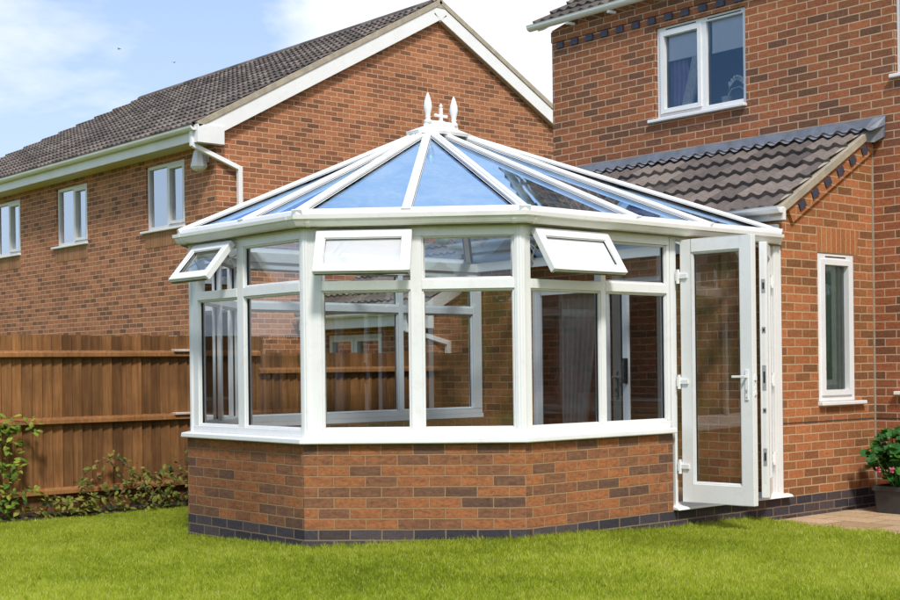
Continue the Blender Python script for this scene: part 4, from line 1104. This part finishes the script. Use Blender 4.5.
for k in range(46):
    a = random.uniform(0, 2*math.pi); rad = random.uniform(.02, .34); h = .30+random.uniform(0, .40)*(1.1-rad*1.9)+.03
    tip = Vector((.44+math.cos(a)*rad, -.34+math.sin(a)*rad*.8, h))
    ms.tube([(.44+math.cos(a)*.05, -.34+math.sin(a)*.04, .19), (.44+math.cos(a)*rad*.6, -.34+math.sin(a)*rad*.5, h*.75), tip], [.006, .005, .003], 5)
    for _ in range(5):
        c = tip+Vector((random.gauss(0, .045), random.gauss(0, .045), random.gauss(-.01, .035)))
        round_leaf(ml, c, (random.gauss(0, .5)+.3, random.gauss(-.4, .5), 1), random.uniform(.06, .11), min(1, max(0, random.gauss(.5, .27))))
for c in ((.36, -.55, .36), (.50, -.56, .37), (.55, -.45, .5)):
    ms.tube([(.44, -.36, .2), ((.44+c[0])/2, -.45, .36), c], .003, 5)
    for _ in range(16):
        q = Vector(c)+rv(.014); d = rv(1).normalized(); leaf(mf, Vector(c), q-Vector(c)+d*.01, (0, 0, 1), .034, .5, .9)
    mf.build('flower', 'pink', pp, uv=None, fixn=False); mf = MB()
ms.build('stem', 'leaf_pot', pp, uv=None); ml.build('foliage', 'leaf_pot', pp, uv=None, fixn=False)

# two distant birds
def bird(loc, label, rz):
    mb = MB(); x, y, z = loc; c, s = math.cos(rz), math.sin(rz)
    W = lambda p: (x+p[0]*c-p[1]*s, y+p[0]*s+p[1]*c, z+p[2])
    mb.tube([W(p) for p in ((-.06, 0, 0), (-.025, 0, .004), (.02, 0, .004), (.05, 0, .01), (.07, 0, .006))], [.005, .016, .018, .013, .003], 8)
    for k in (-1, 1):
        mb.poly([W(p) for p in ((.025, 0, .012), (.03, k*.07, .04), (.0, k*.15, .02), (-.02, k*.07, .035), (-.025, 0, .012))])
    mb.poly([W(p) for p in ((-.05, 0, 0), (-.085, .018, 0), (-.085, -.018, 0))])
    return tag(mb.build('bird', 'bird', None, uv=None, fixn=False), label, 'bird', 'birds in the sky above the neighbour roof')
bird((-45.18, 15.82, 14.88), 'tiny dark bird in the sky, the higher and farther left of two', .4)
bird((-44.19, 17.87, 14.42), 'tiny dark bird in the sky, nearer the tiled roof', 2.2)

# ------------------------------------------------------------------ sky and sun
SUN_AZ = math.radians(121)     # from +Y clockwise toward +X
SUN_EL = math.radians(50)
w = bpy.data.worlds.new('World'); scene.world = w; w.use_nodes = True
nt = w.node_tree; L = nt.links
for n in list(nt.nodes): nt.nodes.remove(n)
out = nt.nodes.new('ShaderNodeOutputWorld'); bg = nt.nodes.new('ShaderNodeBackground'); bg.inputs[1].default_value = .135
sky = nt.nodes.new('ShaderNodeTexSky'); sky.sky_type = 'NISHITA'; sky.sun_disc = False
sky.sun_elevation = SUN_EL; sky.sun_rotation = SUN_AZ; sky.air_density = 1.; sky.dust_density = 1.2; sky.ozone_density = 1.6
tc = nt.nodes.new('ShaderNodeTexCoord')
sp = nt.nodes.new('ShaderNodeSeparateXYZ'); L.new(tc.outputs['Generated'], sp.inputs[0])
den = fmath(nt, 'ADD', fmath(nt, 'MAXIMUM', sp.outputs[2], 0.0), .22)
cb = nt.nodes.new('ShaderNodeCombineXYZ'); L.new(fmath(nt, 'DIVIDE', sp.outputs[0], den), cb.inputs[0]); L.new(fmath(nt, 'DIVIDE', sp.outputs[1], den), cb.inputs[1])
mp = nt.nodes.new('ShaderNodeMapping'); mp.inputs['Location'].default_value = (1.2, 6.5, 0); L.new(cb.outputs[0], mp.inputs[0])
n1 = N(nt, 'ShaderNodeTexNoise', inp={'Scale': .85, 'Detail': 7., 'Roughness': .58, 'Distortion': .3}); L.new(mp.outputs[0], n1.inputs['Vector'])
# bank of cloud toward the right of the view (over the houses)
dt = N(nt, 'ShaderNodeVectorMath', operation='DOT_PRODUCT'); L.new(tc.outputs['Generated'], dt.inputs[0]); dt.inputs[1].default_value = (.60, .80, 0)
bank = fmath(nt, 'MULTIPLY', fmath(nt, 'SUBTRACT', dt.outputs['Value'], -.03), .9)
bank = fmath(nt, 'MINIMUM', fmath(nt, 'MAXIMUM', bank, -.05), .16)
fc = ramp(nt, [(.47, (0, 0, 0)), (.58, (1, 1, 1))]); L.new(fmath(nt, 'ADD', n1.outputs['Fac'], bank), fc.inputs[0])
tint = mixc(nt, sky.outputs[0], (3.6, 5.3, 8.6), .6)
cl = mixc(nt, tint, (8.6, 8.7, 8.9), fmath(nt, 'MULTIPLY', fc.outputs[0], .93))
# haze toward the horizon
hz = ramp(nt, [(.0, (.7, .7, .7)), (.18, (.34, .34, .34)), (.34, (0, 0, 0))]); L.new(sp.outputs[2], hz.inputs[0])
cl = mixc(nt, cl, (6.6, 7.6, 9.0), hz.outputs[0])
L.new(cl, bg.inputs[0]); L.new(bg.outputs[0], out.inputs[0])

sd = bpy.data.lights.new('sun', 'SUN'); sd.energy = 3.35; sd.angle = math.radians(8); sd.color = (1, .965, .915)
so = bpy.data.objects.new('sun', sd); COL.objects.link(so)
tosun = Vector((math.sin(SUN_AZ)*math.cos(SUN_EL), math.cos(SUN_AZ)*math.cos(SUN_EL), math.sin(SUN_EL)))
so.rotation_euler = tosun.to_track_quat('Z', 'Y').to_euler(); so.location = (6, -6, 10)

# ------------------------------------------------------------------ camera
cam = bpy.data.cameras.new('camera'); co = bpy.data.objects.new('camera', cam); COL.objects.link(co)
ps = .8557; ro = -.0122
fw = Vector((-math.sin(ps), math.cos(ps), 0)); r0 = Vector((math.cos(ps), math.sin(ps), 0)); u0 = Vector((0, 0, 1))
rt = r0*math.cos(ro)+u0*math.sin(ro); up = u0*math.cos(ro)-r0*math.sin(ro)
mw = Matrix((rt, up, -fw)).transposed().to_4x4(); mw.translation = (6.745, -10.995, 1.297)
co.matrix_world = mw
cam.sensor_width = 36; cam.lens = 1345.84/900*36; cam.shift_y = (366.95-300)/900; cam.clip_start = .1; cam.clip_end = 2000
scene.camera = co

scene.view_settings.view_transform = 'Standard'; scene.view_settings.look = 'None'; scene.view_settings.exposure = 0; scene.view_settings.gamma = 1
scene.render.engine = 'CYCLES'
cy = scene.cycles
cy.max_bounces = 10; cy.diffuse_bounces = 3; cy.glossy_bounces = 5; cy.transparent_max_bounces = 24; cy.transmission_bounces = 6
cy.caustics_reflective = False; cy.caustics_refractive = False
cy.use_denoising = True
cy.sample_clamp_indirect = 6
